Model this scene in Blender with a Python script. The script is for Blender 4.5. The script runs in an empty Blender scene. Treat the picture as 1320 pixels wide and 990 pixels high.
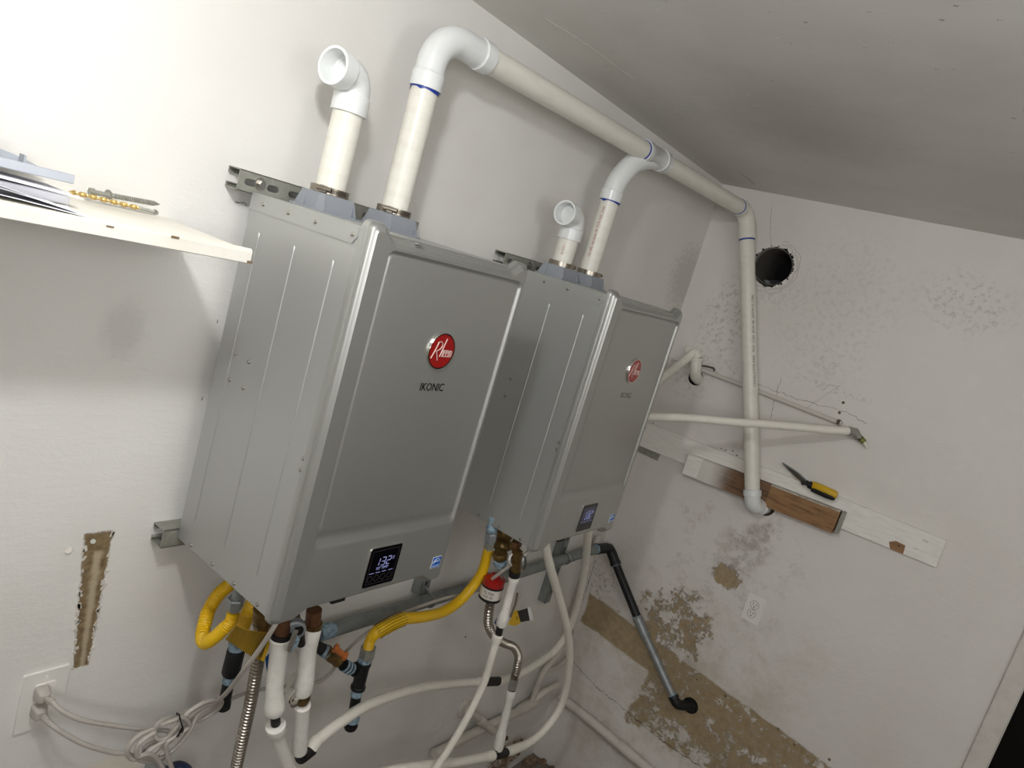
import bpy, bmesh, math, random
from mathutils import Vector, Matrix
from mathutils.geometry import tessellate_polygon
random.seed(7)
V = Vector
C = bpy.context.scene.collection

# ------------------------------------------------------------------ camera, world, light, exposure
cam_d = bpy.data.cameras.new('camera')
cam_d.sensor_fit = 'HORIZONTAL'; cam_d.sensor_width = 36.0; cam_d.lens = 25.0518
cam_d.clip_start = 0.01
cam = bpy.data.objects.new('camera', cam_d); C.objects.link(cam)
cam.matrix_world = Matrix(((0.585604, -0.026694, -0.810158, -0.818817), (-0.760449, 0.327994, -0.560480, -1.326773), (0.280688, 0.944303, 0.171775, 0.767830), (0.000000, 0.000000, 0.000000, 1.000000)))
bpy.context.scene.camera = cam

world = bpy.data.worlds.new('world'); bpy.context.scene.world = world
world.use_nodes = True
world.node_tree.nodes['Background'].inputs[0].default_value = (0.9, 0.92, 1.0, 1)
world.node_tree.nodes['Background'].inputs[1].default_value = 0.02

ld = bpy.data.lights.new('ceiling_bulb', 'POINT'); ld.energy = 20.5; ld.color = (0.975, 0.985, 1.0)
ld.shadow_soft_size = 0.045
lo = bpy.data.objects.new('ceiling_bulb', ld); C.objects.link(lo); lo.location = (-0.53, -0.80, 1.235)

ad = bpy.data.lights.new('added_rear_fill', 'AREA'); ad.shape = 'RECTANGLE'; ad.size = 1.0; ad.size_y = 0.5; ad.energy = 12.0; ad.color = (0.97, 0.98, 1.0)  # added soft fill behind the camera, no fixture belongs here
ao = bpy.data.objects.new('added_rear_fill', ad); C.objects.link(ao); ao.location = (-1.60, -1.85, 0.80)
ao.rotation_euler = Vector((-0.80, -0.50, -0.03)).to_track_quat('Z', 'Y').to_euler()

bd_ = bpy.data.lights.new('added_side_fill', 'AREA'); bd_.shape = 'RECTANGLE'; bd_.size = 0.9; bd_.size_y = 0.6; bd_.energy = 9.0; bd_.color = (0.97, 0.985, 1.0)  # added fill for back wall and heater fronts, no window here
bo_ = bpy.data.objects.new('added_side_fill', bd_); C.objects.link(bo_); bo_.location = (0.0, -2.30, 0.95)
bo_.rotation_euler = Vector((-0.80, -0.55, 0.12)).to_track_quat('Z', 'Y').to_euler()

sc = bpy.context.scene
sc.view_settings.view_transform = 'Standard'; sc.view_settings.look = 'None'
sc.view_settings.gamma = 1.0; sc.view_settings.use_curve_mapping = False
sc.view_settings.exposure = 0.11

# ------------------------------------------------------------------ materials
def lin(c):
    return tuple(((x/255)/12.92 if x/255 <= 0.04045 else ((x/255+0.055)/1.055)**2.4) for x in c)+(1,)
class NT:
    def __init__(s, name):
        s.m = bpy.data.materials.new(name); s.m.use_nodes = True
        s.t = s.m.node_tree; s.n = s.t.nodes; s.l = s.t.links
        s.b = s.n['Principled BSDF']
    def new(s, typ, **kw):
        n = s.n.new(typ)
        for k, v in kw.items(): setattr(n, k, v)
        return n
    def link(s, a, b): s.l.new(a, b)
    def val(s, x, sock):
        if isinstance(x, (int, float)): sock.default_value = x
        elif isinstance(x, tuple): sock.default_value = x
        else: s.link(x, sock)
    def math(s, op, a, b=0.0, c=None, clamp=False):
        n = s.new('ShaderNodeMath', operation=op, use_clamp=clamp)
        s.val(a, n.inputs[0]); s.val(b, n.inputs[1])
        if c is not None: s.val(c, n.inputs[2])
        return n.outputs[0]
    def mix(s, f, a, b):
        n = s.new('ShaderNodeMix', data_type='RGBA'); s.val(f, n.inputs[0]); s.val(a, n.inputs[6]); s.val(b, n.inputs[7])
        return n.outputs[2]
    def ramp(s, x, a, b, smooth=True):
        n = s.new('ShaderNodeMapRange'); n.interpolation_type = 'SMOOTHSTEP' if smooth else 'LINEAR'
        s.val(x, n.inputs[0]); n.inputs[1].default_value = a; n.inputs[2].default_value = b
        return n.outputs[0]
    def pos(s):
        if not hasattr(s, '_p'):
            g = s.new('ShaderNodeTexCoord'); s._p = g.outputs['Object']
            x = s.new('ShaderNodeSeparateXYZ'); s.link(s._p, x.inputs[0]); s.xyz = [x.outputs[i] for i in range(3)]
        return s._p
    def noise(s, scale, detail=4, rough=0.6, seed=0.0, stretch=None):
        n = s.new('ShaderNodeTexNoise', noise_dimensions='4D'); n.inputs['Scale'].default_value = scale
        n.inputs['Detail'].default_value = detail; n.inputs['Roughness'].default_value = rough; n.inputs['W'].default_value = seed
        p = s.pos()
        if stretch:
            mp = s.new('ShaderNodeMapping'); mp.inputs['Scale'].default_value = stretch; s.link(p, mp.inputs[0]); p = mp.outputs[0]
        s.link(p, n.inputs['Vector'])
        return n.outputs['Fac']
    def voro(s, scale):
        n = s.new('ShaderNodeTexVoronoi'); n.inputs['Scale'].default_value = scale; s.link(s.pos(), n.inputs['Vector'])
        return n.outputs['Distance']
    def bump(s, h, strength, dist):
        n = s.new('ShaderNodeBump'); n.inputs['Strength'].default_value = strength; n.inputs['Distance'].default_value = dist
        s.link(h, n.inputs['Height'])
        if hasattr(s, '_bn'): s.link(s._bn, n.inputs['Normal'])
        s._bn = n.outputs[0]; s.link(s._bn, s.b.inputs['Normal'])
    def boxm(s, u, v, u0, u1, v0, v1, nz, amt, soft):
        s.pos()
        du = s.math('SUBTRACT', s.math('ABSOLUTE', s.math('SUBTRACT', u, (u0+u1)/2)), abs(u1-u0)/2)
        dv = s.math('SUBTRACT', s.math('ABSOLUTE', s.math('SUBTRACT', v, (v0+v1)/2)), abs(v1-v0)/2)
        d = s.math('MAXIMUM', du, dv)
        d = s.math('ADD', d, s.math('MULTIPLY', s.math('SUBTRACT', nz, 0.5), amt))
        return s.ramp(d, soft, -soft)
    def ellm(s, u, v, uc, vc, ru, rv, nz, amt, soft=0.3, ang=0.0):
        s.pos()
        a = s.math('SUBTRACT', u, uc); b = s.math('SUBTRACT', v, vc)
        if ang:
            c_, s_ = math.cos(ang), math.sin(ang)
            a, b = s.math('ADD', s.math('MULTIPLY', a, c_), s.math('MULTIPLY', b, s_)), s.math('SUBTRACT', s.math('MULTIPLY', b, c_), s.math('MULTIPLY', a, s_))
        a = s.math('POWER', s.math('DIVIDE', a, ru), 2.0); b = s.math('POWER', s.math('DIVIDE', b, rv), 2.0)
        d = s.math('SUBTRACT', s.math('SQRT', s.math('ADD', a, b)), 1.0)
        d = s.math('ADD', d, s.math('MULTIPLY', s.math('SUBTRACT', nz, 0.5), amt))
        return s.ramp(d, soft, -soft)

MATS = {}
def mat(name, col, rough=0.5, metal=0.0, var=0.0, vscale=30.0, bump=0.0, bscale=200.0, var_col=None, coat=0.0, spec=None, emit=None, trans=0.0, stretch=None):
    if name in MATS: return MATS[name]
    k = NT(name); b = k.b
    b.inputs['Roughness'].default_value = rough; b.inputs['Metallic'].default_value = metal
    b.inputs['Coat Weight'].default_value = coat
    if spec is not None: b.inputs['Specular IOR Level'].default_value = spec
    c = lin(col)
    if var > 0:
        vc = lin(var_col) if var_col else tuple(x*0.6 for x in c[:3])+(1,)
        n = k.noise(vscale, 5, 0.65, stretch=stretch)
        k.link(k.mix(k.math('MULTIPLY', k.ramp(n, 0.42, 0.72), var), c, vc), b.inputs['Base Color'])
    else:
        n = k.noise(vscale, 2)
        k.link(k.mix(k.math('MULTIPLY', n, 0.12), c, tuple(x*0.85 for x in c[:3])+(1,)), b.inputs['Base Color'])
    if bump > 0: k.bump(k.noise(bscale, 3, seed=2), bump, 0.001)
    if emit: b.inputs['Emission Color'].default_value = lin(emit[0]); b.inputs['Emission Strength'].default_value = emit[1]
    if trans: b.inputs['Transmission Weight'].default_value = trans
    MATS[name] = k.m
    return k.m

M_silver = mat('silver_paint', (174, 175, 170), 0.38, 0.72, 0.10, 3.0)
M_silver_side = mat('silver_paint_side', (182, 183, 180), 0.46, 0.7, 0.08, 3.0)
M_dark_in = mat('dark_interior', (40, 40, 42), 0.8)
M_screw = mat('screw_steel', (175, 172, 165), 0.3, 1.0)
M_zinc = mat('zinc_plate', (158, 158, 148), 0.45, 0.45, 0.5, 40, bump=0.2)
M_galv = mat('galvanised_pipe', (150, 155, 156), 0.42, 0.4, 0.5, 25, bump=0.2, var_col=(112, 118, 120))
M_galv_old = mat('dull_galvanised_pipe', (138, 142, 140), 0.5, 0.25, 0.6, 18, bump=0.3, var_col=(104, 108, 106))
M_iron = mat('black_iron', (30, 31, 33), 0.5, 0.3, 0.4, 60, bump=0.3)
M_sealant = mat('blue_sealant', (146, 170, 184), 0.75, 0.0, 0.9, 90, bump=0.6, var_col=(64, 78, 92))
M_brass = mat('aged_brass', (122, 98, 56), 0.35, 0.7, 0.8, 60, var_col=(62, 48, 30))
M_copper = mat('copper', (112, 78, 54), 0.4, 0.5, 0.6, 50, var_col=(90, 60, 42))
M_steel = mat('stainless', (165, 158, 148), 0.3, 1.0)
M_band = mat('clamp_band', (160, 152, 140), 0.3, 1.0, 0.4, 60)
M_pvc = mat('white_pvc_fitting', (226, 228, 226), 0.28, 0, 0.15, 8, coat=0.2)
M_pvcpipe = mat('cream_pvc_pipe', (228, 225, 214), 0.35, 0, 0.35, 14, var_col=(205, 200, 186), stretch=(1, 1, 4))
M_primer = mat('blue_pvc_cement', (28, 58, 150), 0.4)
M_foam = mat('white_foam_insulation', (232, 229, 221), 0.7, 0, 0.3, 25, bump=0.3, var_col=(190, 186, 176))
M_pex = mat('white_tubing', (234, 230, 218), 0.4, 0, 0.3, 25, var_col=(212, 206, 190))
M_black = mat('black_rubber', (16, 16, 17), 0.55)
M_yellow = mat('yellow_jacket', (226, 182, 22), 0.42, 0, 0.25, 20, var_col=(196, 150, 14))
M_ylabel = mat('yellow_film', (220, 178, 30), 0.35)
M_olive = mat('dark_olive_print', (96, 74, 14), 0.6)
M_cord = mat('grey_cord', (176, 170, 162), 0.42)
M_plate = mat('white_plastic', (228, 226, 220), 0.35)
M_plate2 = mat('yellowed_white_plastic', (238, 234, 228), 0.4)
M_wood = mat('bare_lumber', (150, 112, 74), 0.65, 0, 0.9, 9, bump=0.4, bscale=60, var_col=(84, 54, 32), stretch=(6, 1, 9))
M_wwood = mat('white_painted_wood', (236, 233, 226), 0.5, 0, 0.4, 14, bump=0.6, bscale=70, var_col=(196, 190, 178), stretch=(4, 1, 10))
M_shelf = mat('cream_painted_board', (230, 227, 217), 0.5, 0, 0.4, 10, bump=0.8, bscale=45, var_col=(212, 204, 182))
M_chip = mat('chipped_paint_brown', (120, 100, 76), 0.8)
M_paper = mat('white_paper', (236, 236, 240), 0.7)
M_greyplast = mat('grey_plastic', (172, 176, 184), 0.4)
M_collar = mat('grey_collar_plastic', (142, 146, 152), 0.4)
M_gold = mat('gold_titanium', (196, 166, 104), 0.35, 0.7)
M_red = mat('red_enamel', (150, 18, 16), 0.3, 0, coat=0.5)
M_chrome = mat('bright_chrome', (230, 228, 222), 0.12, 1.0)
M_print = mat('dark_print', (46, 44, 44), 0.6)
M_rprint = mat('red_print', (168, 96, 90), 0.6)
M_gprint = mat('grey_print', (70, 66, 62), 0.6)
M_lcd = mat('glossy_black_glass', (12, 11, 14), 0.08, 0)
M_lcd2 = mat('lit_screen', (34, 34, 48), 0.2, 0, emit=((60, 60, 86), 0.25))
M_digit = mat('lit_digits', (150, 155, 205), 0.5, emit=((150, 155, 215), 0.2))
M_icon = mat('grey_touch_icons', (52, 46, 47), 0.5)
M_bluest = mat('blue_sticker', (18, 98, 190), 0.4)
M_bluetag = mat('blue_plastic', (14, 70, 130), 0.4)
M_orange = mat('orange_handle', (186, 104, 44), 0.45, 0, 0.4, 60)
M_clear = mat('clear_tag', (160, 158, 146), 0.3, 0)
M_white = mat('white_print', (225, 225, 222), 0.5)
M_tool = mat('yellow_tool_handle', (206, 166, 30), 0.4)
M_blade = mat('dirty_blade', (90, 84, 74), 0.5, 0.6, 0.8, 60)
M_dark = mat('dark_void', (8, 8, 10), 0.9)
M_crack = mat('crack_shadow', (66, 58, 48), 0.95)
M_duct = mat('duct_metal', (112, 106, 100), 0.6, 0.4)
M_debris = mat('plaster_rubble', (128, 106, 84), 0.9, 0, 0.9, 40, bump=1.0, bscale=80, var_col=(70, 56, 44))
M_label = mat('label_white', (205, 200, 190), 0.5)

# ------------------------------------------------------------------ mesh helpers
WL = {}           # world location of every root empty
def put(o, parent=None):
    C.objects.link(o)
    if parent is not None: o.parent = parent
    return o
def off_of(parent):
    r = V((0, 0, 0)); p = parent
    while p is not None:
        r = r + p.location; p = p.parent
    return r
def thing(name, label, cat, loc, group=None):
    o = bpy.data.objects.new(name, None); o.empty_display_size = 0.02; o.location = loc
    o['label'] = label; o['category'] = cat
    if group: o['group'] = group
    C.objects.link(o); return o
def tag(o, label, cat, group=None):
    o['label'] = label; o['category'] = cat
    if group: o['group'] = group
    return o
def frame(d):
    d = V(d).normalized(); a = V((0, 0, 1)) if abs(d.z) < 0.9 else V((1, 0, 0))
    u = a.cross(d).normalized(); return u, d.cross(u).normalized(), d

class MB:
    def __init__(s): s.v = []; s.f = []
    def add(s, vs, fs):
        o = len(s.v); s.v += [V(x) for x in vs]; s.f += [tuple(i+o for i in f) for f in fs]; return s
    def box(s, c, d, R=None):
        c = V(c); h = V(d)/2; vs = []
        for z in (-1, 1):
            for x, y in ((-1, -1), (1, -1), (1, 1), (-1, 1)):
                p = V((x*h.x, y*h.y, z*h.z)); p = R @ p if R else p; vs.append(c+p)
        return s.add(vs, [(3, 2, 1, 0), (4, 5, 6, 7), (0, 1, 5, 4), (1, 2, 6, 5), (2, 3, 7, 6), (3, 0, 4, 7)])
    def bb(s, a, b): 
        a, b = V(a), V(b); return s.box((a+b)/2, [abs(x) for x in (b-a)])
    def rings(s, rs, cap=True, closed=False):
        n = len(rs[0]); vs = [p for r in rs for p in r]; fs = []; m = len(rs)
        for i in range(m if closed else m-1):
            j = (i+1) % m
            for k in range(n): fs.append((i*n+k, i*n+(k+1) % n, j*n+(k+1) % n, j*n+k))
        if cap and not closed: fs.append(tuple(range(n-1, -1, -1))); fs.append(tuple((m-1)*n+k for k in range(n)))
        return s.add(vs, fs)
    def lathe(s, p0, d, prof, n=16, cap=True):
        u, w, d = frame(d); p0 = V(p0)
        return s.rings([[p0+d*t+(u*math.cos(6.28318*k/n)+w*math.sin(6.28318*k/n))*r for k in range(n)] for t, r in prof], cap)
    def cyl(s, a, b, r, n=16, r2=None):
        a, b = V(a), V(b); return s.lathe(a, b-a, [(0, r), ((b-a).length, r if r2 is None else r2)], n)
    def hexp(s, a, b, r): return s.cyl(a, b, r, 6)
    def sweep(s, path, spec, n=14, cap=True):
        for_ = [path.at(t) for t, r in spec]
        return s.rings([[p+(u*math.cos(6.28318*k/n)+w*math.sin(6.28318*k/n))*r for k in range(n)] for (p, u, w), (t, r) in zip(for_, spec)], cap)
    def tube(s, pts, r, n=12, step=0.01, smooth=True, cap=True):
        P = Path(pts, smooth); m = max(2, int(P.L/step)); return s.sweep(P, [(P.L*i/m, r) for i in range(m+1)], n, cap)
    def poly(s, loops, O, X, Y, N, depth):
        """extruded polygon with holes; loops of 2-D points"""
        O, X, Y, N = V(O), V(X), V(Y), V(N)
        l3 = [[V((a, b, 0)) for a, b in lp] for lp in loops]; flat = [p for lp in l3 for p in lp]
        tris = tessellate_polygon(l3); n = len(flat)
        vs = [O+X*p.x+Y*p.y for p in flat]+[O+X*p.x+Y*p.y+N*depth for p in flat]
        fs = [tuple(t) for t in tris]+[tuple(n+i for i in reversed(t)) for t in tris]
        o = 0
        for lp in l3:
            k = len(lp)
            for i in range(k): fs.append((o+i, o+(i+1) % k, n+o+(i+1) % k, n+o+i))
            o += k
        return s.add(vs, fs)
    def sheet(s, grid, th):
        """grid of points [i][j] turned into a thin closed sheet"""
        a, b = len(grid), len(grid[0]); top = [p for r in grid for p in r]
        nrm = (V(grid[1][0])-V(grid[0][0])).cross(V(grid[0][1])-V(grid[0][0])).normalized()
        vs = [V(p) for p in top]+[V(p)-nrm*th for p in top]; m = a*b; fs = []
        for i in range(a-1):
            for j in range(b-1):
                q = (i*b+j, i*b+j+1, (i+1)*b+j+1, (i+1)*b+j); fs.append(q); fs.append(tuple(m+x for x in reversed(q)))
        bd = [(0, j) for j in range(b)]+[(i, b-1) for i in range(1, a)]+[(a-1, j) for j in range(b-2, -1, -1)]+[(i, 0) for i in range(a-2, 0, -1)]
        ix = [i*b+j for i, j in bd]
        for k in range(len(ix)): x, y = ix[k], ix[(k+1) % len(ix)]; fs.append((x, m+x, m+y, y))
        return s.add(vs, fs)
    def build(s, name, m, parent=None, bevel=0.0, ang=40, smooth=True, kind=None):
        off = off_of(parent)
        me = bpy.data.meshes.new(name); me.from_pydata([tuple(p-off) for p in s.v], [], s.f)
        bm = bmesh.new(); bm.from_mesh(me); bmesh.ops.recalc_face_normals(bm, faces=bm.faces); bm.to_mesh(me); bm.free()
        me.materials.append(m)
        if smooth:
            for p in me.polygons: p.use_smooth = True
            me.set_sharp_from_angle(angle=math.radians(ang))
        o = bpy.data.objects.new(name, me); put(o, parent)
        if bevel:
            b = o.modifiers.new('bevel', 'BEVEL'); b.width = bevel; b.segments = 2; b.limit_method = 'ANGLE'
        if kind: o['kind'] = kind
        return o

class Path:
    def __init__(s, pts, smooth=True, raw=False):
        P = [V(p) for p in pts]
        if smooth and len(P) > 2:
            Q = [P[0]*2-P[1]]+P+[P[-1]*2-P[-2]]; D = []
            for i in range(1, len(Q)-2):
                a, b, c, d = Q[i-1:i+3]; k = max(4, int((c-b).length/0.004))
                for j in range(k):
                    t = j/k
                    D.append(0.5*((2*b)+(c-a)*t+(2*a-5*b+4*c-d)*t*t+(3*b-a-3*c+d)*t**3))
            D.append(P[-1]); P = D
        s.P = P; s.S = [0.0]
        for i in range(1, len(P)): s.S.append(s.S[-1]+(P[i]-P[i-1]).length)
        s.L = s.S[-1]; s.F = []
        T = [(P[min(i+1, len(P)-1)]-P[max(i-1, 0)]).normalized() for i in range(len(P))]
        u = frame(T[0])[0]
        for t in T:
            u = (u-t*u.dot(t)).normalized(); s.F.append((u, t.cross(u), t))
        s.T = T
    def at(s, t):
        P = s.P
        if t <= 0: return P[0]+s.T[0]*t, s.F[0][0], s.F[0][1]
        if t >= s.L: return P[-1]+s.T[-1]*(t-s.L), s.F[-1][0], s.F[-1][1]
        lo, hi = 0, len(P)-1
        while hi-lo > 1:
            m = (lo+hi)//2
            if s.S[m] <= t: lo = m
            else: hi = m
        k = (t-s.S[lo])/max(1e-9, s.S[hi]-s.S[lo]); f = s.F[lo] if k < .5 else s.F[hi]
        return P[lo].lerp(P[hi], k), f[0], f[1]

def corr(P, a, b, r, amp, pitch):
    n = int((b-a)/pitch); o = []
    for i in range(n):
        t = a+i*pitch; o += [(t, r-amp), (t+pitch*0.3, r), (t+pitch*0.6, r)]
    return o+[(b, r-amp)]

def arcpath(a, c, b, R, n=10):
    """two straight legs a-c, c-b with a rounded corner of radius R"""
    a, c, b = V(a), V(c), V(b); d1 = (a-c).normalized(); d2 = (b-c).normalized()
    th = d1.angle(d2); t = R/math.tan(th/2); p1 = c+d1*t; p2 = c+d2*t
    ctr = c+(d1+d2).normalized()*(R/math.sin(th/2)); out = [a]
    v1, v2 = p1-ctr, p2-ctr; an = v1.angle(v2)
    for i in range(n+1):
        k = i/n; out.append(ctr+(v1*math.sin((1-k)*an)+v2*math.sin(k*an))/math.sin(an))
    out.append(b); return Path(out, False)

def text(s, size, O, X, Y, m, parent, name='lettering', th=0.0006, shear=0.0, wide=1.0, wrap=None, align='CENTER'):
    """flat lettering; wrap=(radius) bends it round a pipe whose axis is X and whose surface is at O"""
    cu = bpy.data.curves.new('txt', 'FONT'); cu.body = s; cu.size = size; cu.align_x = align; cu.align_y = 'CENTER'; cu.shear = shear
    cu.resolution_u = 3
    ob = bpy.data.objects.new('txt', cu); C.objects.link(ob)
    me = bpy.data.meshes.new_from_object(ob); bpy.data.objects.remove(ob)
    O, X, Y = V(O), V(X).normalized(), V(Y).normalized(); N = X.cross(Y); off = off_of(parent)
    for v in me.vertices:
        a, b = v.co.x*wide, v.co.y
        if wrap:
            an = b/wrap; v.co = O-N*wrap+X*a+(Y*math.sin(an)+N*math.cos(an))*(wrap+th)-off
        else: v.co = O+X*a+Y*b+N*th-off
    me.materials.clear(); me.materials.append(m)
    for p in me.polygons: p.material_index = 0
    o = bpy.data.objects.new(name, me); put(o, parent)
    if not wrap:
        so = o.modifiers.new('thickness', 'SOLIDIFY'); so.thickness = th*0.8; so.offset = -1
    return o

def rrect(x0, x1, z0, z1, r, n=6):
    o = []
    for cx, cz, a0 in ((x1-r, z1-r, 0), (x0+r, z1-r, 90), (x0+r, z0+r, 180), (x1-r, z0+r, 270)):
        for i in range(n+1):
            a = math.radians(a0+90*i/n); o.append((cx+r*math.cos(a), cz+r*math.sin(a)))
    return o
def fillet(ctrl, inset=0.0, n=6):
    """closed outline (counter-clockwise list of x, z, radius) with rounded corners, moved inwards by inset"""
    P = [V((a, b)) for a, b, r in ctrl]; m = len(P); out = []; Q = []
    for i in range(m):
        a, b, c = P[i-1], P[i], P[(i+1) % m]; e1 = (b-a).normalized(); e2 = (c-b).normalized()
        n1, n2 = V((-e1.y, e1.x)), V((-e2.y, e2.x)); k = 1+n1.dot(n2); Q.append(b+(n1+n2)*(inset/max(k, 0.2)))
    for i in range(m):
        a, b, c = Q[i-1], Q[i], Q[(i+1) % m]; d1 = (a-b).normalized(); d2 = (c-b).normalized(); th = d1.angle(d2)
        cr = (b-a).cross(c-b) if False else (b-a).x*(c-b).y-(b-a).y*(c-b).x
        r = max(0.0015, ctrl[i][2]-inset if cr > 0 else ctrl[i][2]+inset); t = r/math.tan(th/2)
        t = min(t, 0.49*(a-b).length, 0.49*(c-b).length); p1, p2 = b+d1*t, b+d2*t
        for j in range(n+1):
            k = j/n; q = p1*(1-k)**2+b*2*k*(1-k)+p2*k*k; out.append((q.x, q.y))
    return out

# ------------------------------------------------------------------ the room
XB, ZC, ZF, XF, YR = 2.2112, 1.3144, -1.58, -2.1, -2.45

k = NT('left_wall_paint'); k.pos(); x_, y_, z_ = k.xyz
nz = k.noise(9, 6, 0.7); nf = k.noise(60, 5, 0.7, seed=3); nl = k.noise(2.2, 3, 0.5, seed=5)
base = k.mix(k.ramp(nl, 0.35, 0.7), lin((228, 226, 221)), lin((221, 218, 212)))
zz = k.math('ADD', z_, 0.0)
xs = k.math('MULTIPLY', k.math('DIVIDE', k.math('ADD', k.math('ADD', x_, k.math('MULTIPLY', z_, 0.055)), 0.1405), k.math('ADD', 0.0265, k.math('MULTIPLY', z_, 0.040))), 0.0265)
strip = k.boxm(xs, zz, -0.0265, 0.0265, -0.30, 0.012, nf, 0.020, 0.003)
core = k.boxm(xs, zz, -0.005, 0.012, -0.31, -0.03, nf, 0.02, 0.006)
dk = k.mix(k.ramp(nf, 0.35, 0.7), lin((140, 122, 92)), lin((104, 84, 58)))
sc_ = k.mix(core, dk, lin((176, 162, 136)))
base = k.mix(strip, base, sc_)
smear = k.ellm(x_, z_, -0.17, 0.43, 0.035, 0.05, nf, 1.6, 0.5)
base = k.mix(k.math('MULTIPLY', smear, 0.16), base, lin((120, 116, 112)))
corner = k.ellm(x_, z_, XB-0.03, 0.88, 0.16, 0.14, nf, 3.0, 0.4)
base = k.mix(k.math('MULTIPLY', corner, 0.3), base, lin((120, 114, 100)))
brn = k.math('MULTIPLY', k.ellm(x_, z_, 1.93, -1.47, 0.16, 0.09, nf, 1.6, 0.3), k.ramp(nf, 0.40, 0.5))
base = k.mix(k.math('MULTIPLY', brn, 0.8), base, lin((122, 98, 72)))
blue = k.ellm(x_, z_, -0.02, -0.62, 0.09, 0.05, nf, 0.8, 0.2)
base = k.mix(k.math('MULTIPLY', blue, 0.5), base, lin((236, 226, 200)))
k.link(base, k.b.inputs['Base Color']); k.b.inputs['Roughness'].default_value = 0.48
k.bump(k.noise(4.5, 3, 0.5, seed=8), 0.35, 0.010)
k.bump(k.noise(150, 3, 0.6, seed=1), 0.28, 0.0011)
k.bump(k.noise(14, 7, 0.75, seed=12, stretch=(0.6, 1, 2.2)), 0.55, 0.0035)
chips = k.math('MULTIPLY', k.ellm(x_, z_, -0.03, 0.70, 0.13, 0.05, nf, 1.0, 0.6), k.ramp(k.noise(95, 4, 0.7, seed=4), 0.60, 0.72))
k.bump(k.math('SUBTRACT', chips, strip), 0.6, 0.0022)
M_wl = k.m

k = NT('back_wall_paint'); k.pos(); x_, y_, z_ = k.xyz
nz = k.noise(7, 6, 0.7); nf = k.noise(34, 6, 0.75, seed=3); nl = k.noise(1.8, 4, 0.6, seed=5); nh = k.noise(90, 4, 0.7, seed=9)
base = k.mix(k.ramp(nl, 0.35, 0.7), lin((226, 222, 216)), lin((218, 213, 206)))
tan = k.mix(k.ramp(nf, 0.4, 0.65), lin((172, 152, 120)), lin((150, 130, 98)))
grey = lin((168, 164, 156))
yz = k.math('ADD', z_, k.math('MULTIPLY', y_, -0.09))
band = k.boxm(y_, yz, -1.24, -0.02, -0.815, -0.670, nz, 0.045, 0.006)
keep = k.ramp(nf, 0.40, 0.46)
holes_ = k.math('MULTIPLY', k.ramp(k.noise(13, 5, 0.7, seed=21), 0.60, 0.56), keep)
m1 = k.math('MULTIPLY', band, k.math('MAXIMUM', holes_, k.boxm(y_, z_, -0.42, 0.0, -0.9, -0.5, nz, 0.1, 0.02)))
low = k.math('MULTIPLY', k.boxm(y_, z_, -1.15, -0.40, -1.10, -0.82, nz, 0.26, 0.012), k.ramp(k.noise(10, 7, 0.78, seed=31), 0.44, 0.49))
peel = k.math('MULTIPLY', k.ellm(y_, z_, -0.45, -0.57, 0.17, 0.17, nz, 2.0, 0.1), k.ramp(k.noise(17, 8, 0.8, seed=41), 0.50, 0.53))
p2 = k.math('MULTIPLY', k.ellm(y_, z_, -0.585, -0.275, 0.06, 0.05, nf, 2.2, 0.06), k.ramp(nz, 0.42, 0.5))
m = k.math('MAXIMUM', k.math('MAXIMUM', m1, low), k.math('MAXIMUM', peel, p2))
base = k.mix(m, base, tan)
gz = k.math('MULTIPLY', k.ellm(y_, z_, -0.63, -0.13, 0.085, 0.15, nz, 2.4, 0.35, ang=0.3), k.ramp(k.noise(22, 6, 0.75, seed=61), 0.40, 0.62))
gz = k.math('MULTIPLY', gz, 0.7)
base = k.mix(gz, base, k.mix(k.ramp(nh, 0.35, 0.7), lin((192, 182, 176)), lin((150, 138, 128))))
for (cy, cz, ry, rz, s_, amt) in ((-0.22, 0.74, 0.10, 0.20, 51, 0.55), (-0.28, 0.55, 0.10, 0.05, 52, 0.4), (-0.13, 0.46, 0.08, 0.08, 53, 0.5), (-0.66, 0.70, 0.05, 0.05, 54, 0.35), (-1.03, 1.06, 0.14, 0.10, 55, 0.5), (-0.62, 0.9, 0.2, 0.3, 60, 0.25), (-0.72, 0.62, 0.16, 0.015, 56, 0.6), (-0.9, -1.0, 0.2, 0.1, 57, 0.5), (-0.03, -0.6, 0.10, 0.09, 58, 0.9), (-0.38, 0.93, 0.09, 0.06, 59, 0.3)):
    e = k.math('MULTIPLY', k.ellm(y_, z_, cy, cz, ry, rz, nz, 1.5, 0.5), k.ramp(k.noise(48, 6, 0.75, seed=s_), 0.50, 0.60))
    base = k.mix(k.math('MULTIPLY', e, amt*0.6), base, lin((118, 106, 88)))
dirt = k.math('MULTIPLY', k.boxm(y_, z_, -0.95, 0.1, -1.5, -0.45, nz, 0.7, 0.22), k.ramp(k.noise(6, 7, 0.78, seed=71), 0.38, 0.66))
base = k.mix(k.math('MULTIPLY', dirt, 0.42), base, lin((158, 142, 116)))
dirt2 = k.math('MULTIPLY', k.ellm(y_, z_, -0.55, -0.2, 0.30, 0.42, nz, 1.5, 0.4), k.ramp(k.noise(11, 8, 0.8, seed=77), 0.50, 0.60))
base = k.mix(k.math('MULTIPLY', dirt2, 0.30), base, lin((150, 138, 124)))
soot = k.ramp(nh, 0.66, 0.72)
base = k.mix(k.math('MULTIPLY', k.math('MULTIPLY', soot, k.boxm(y_, z_, -1.2, 0, -1.3, -0.3, nz, 0.2, 0.1)), 0.5), base, lin((110, 92, 68)))
k.link(base, k.b.inputs['Base Color']); k.b.inputs['Roughness'].default_value = 0.5
k.bump(k.noise(3.5, 3, 0.5, seed=8), 0.4, 0.014)
k.bump(k.noise(120, 3, 0.6, seed=1), 0.25, 0.001)
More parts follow.
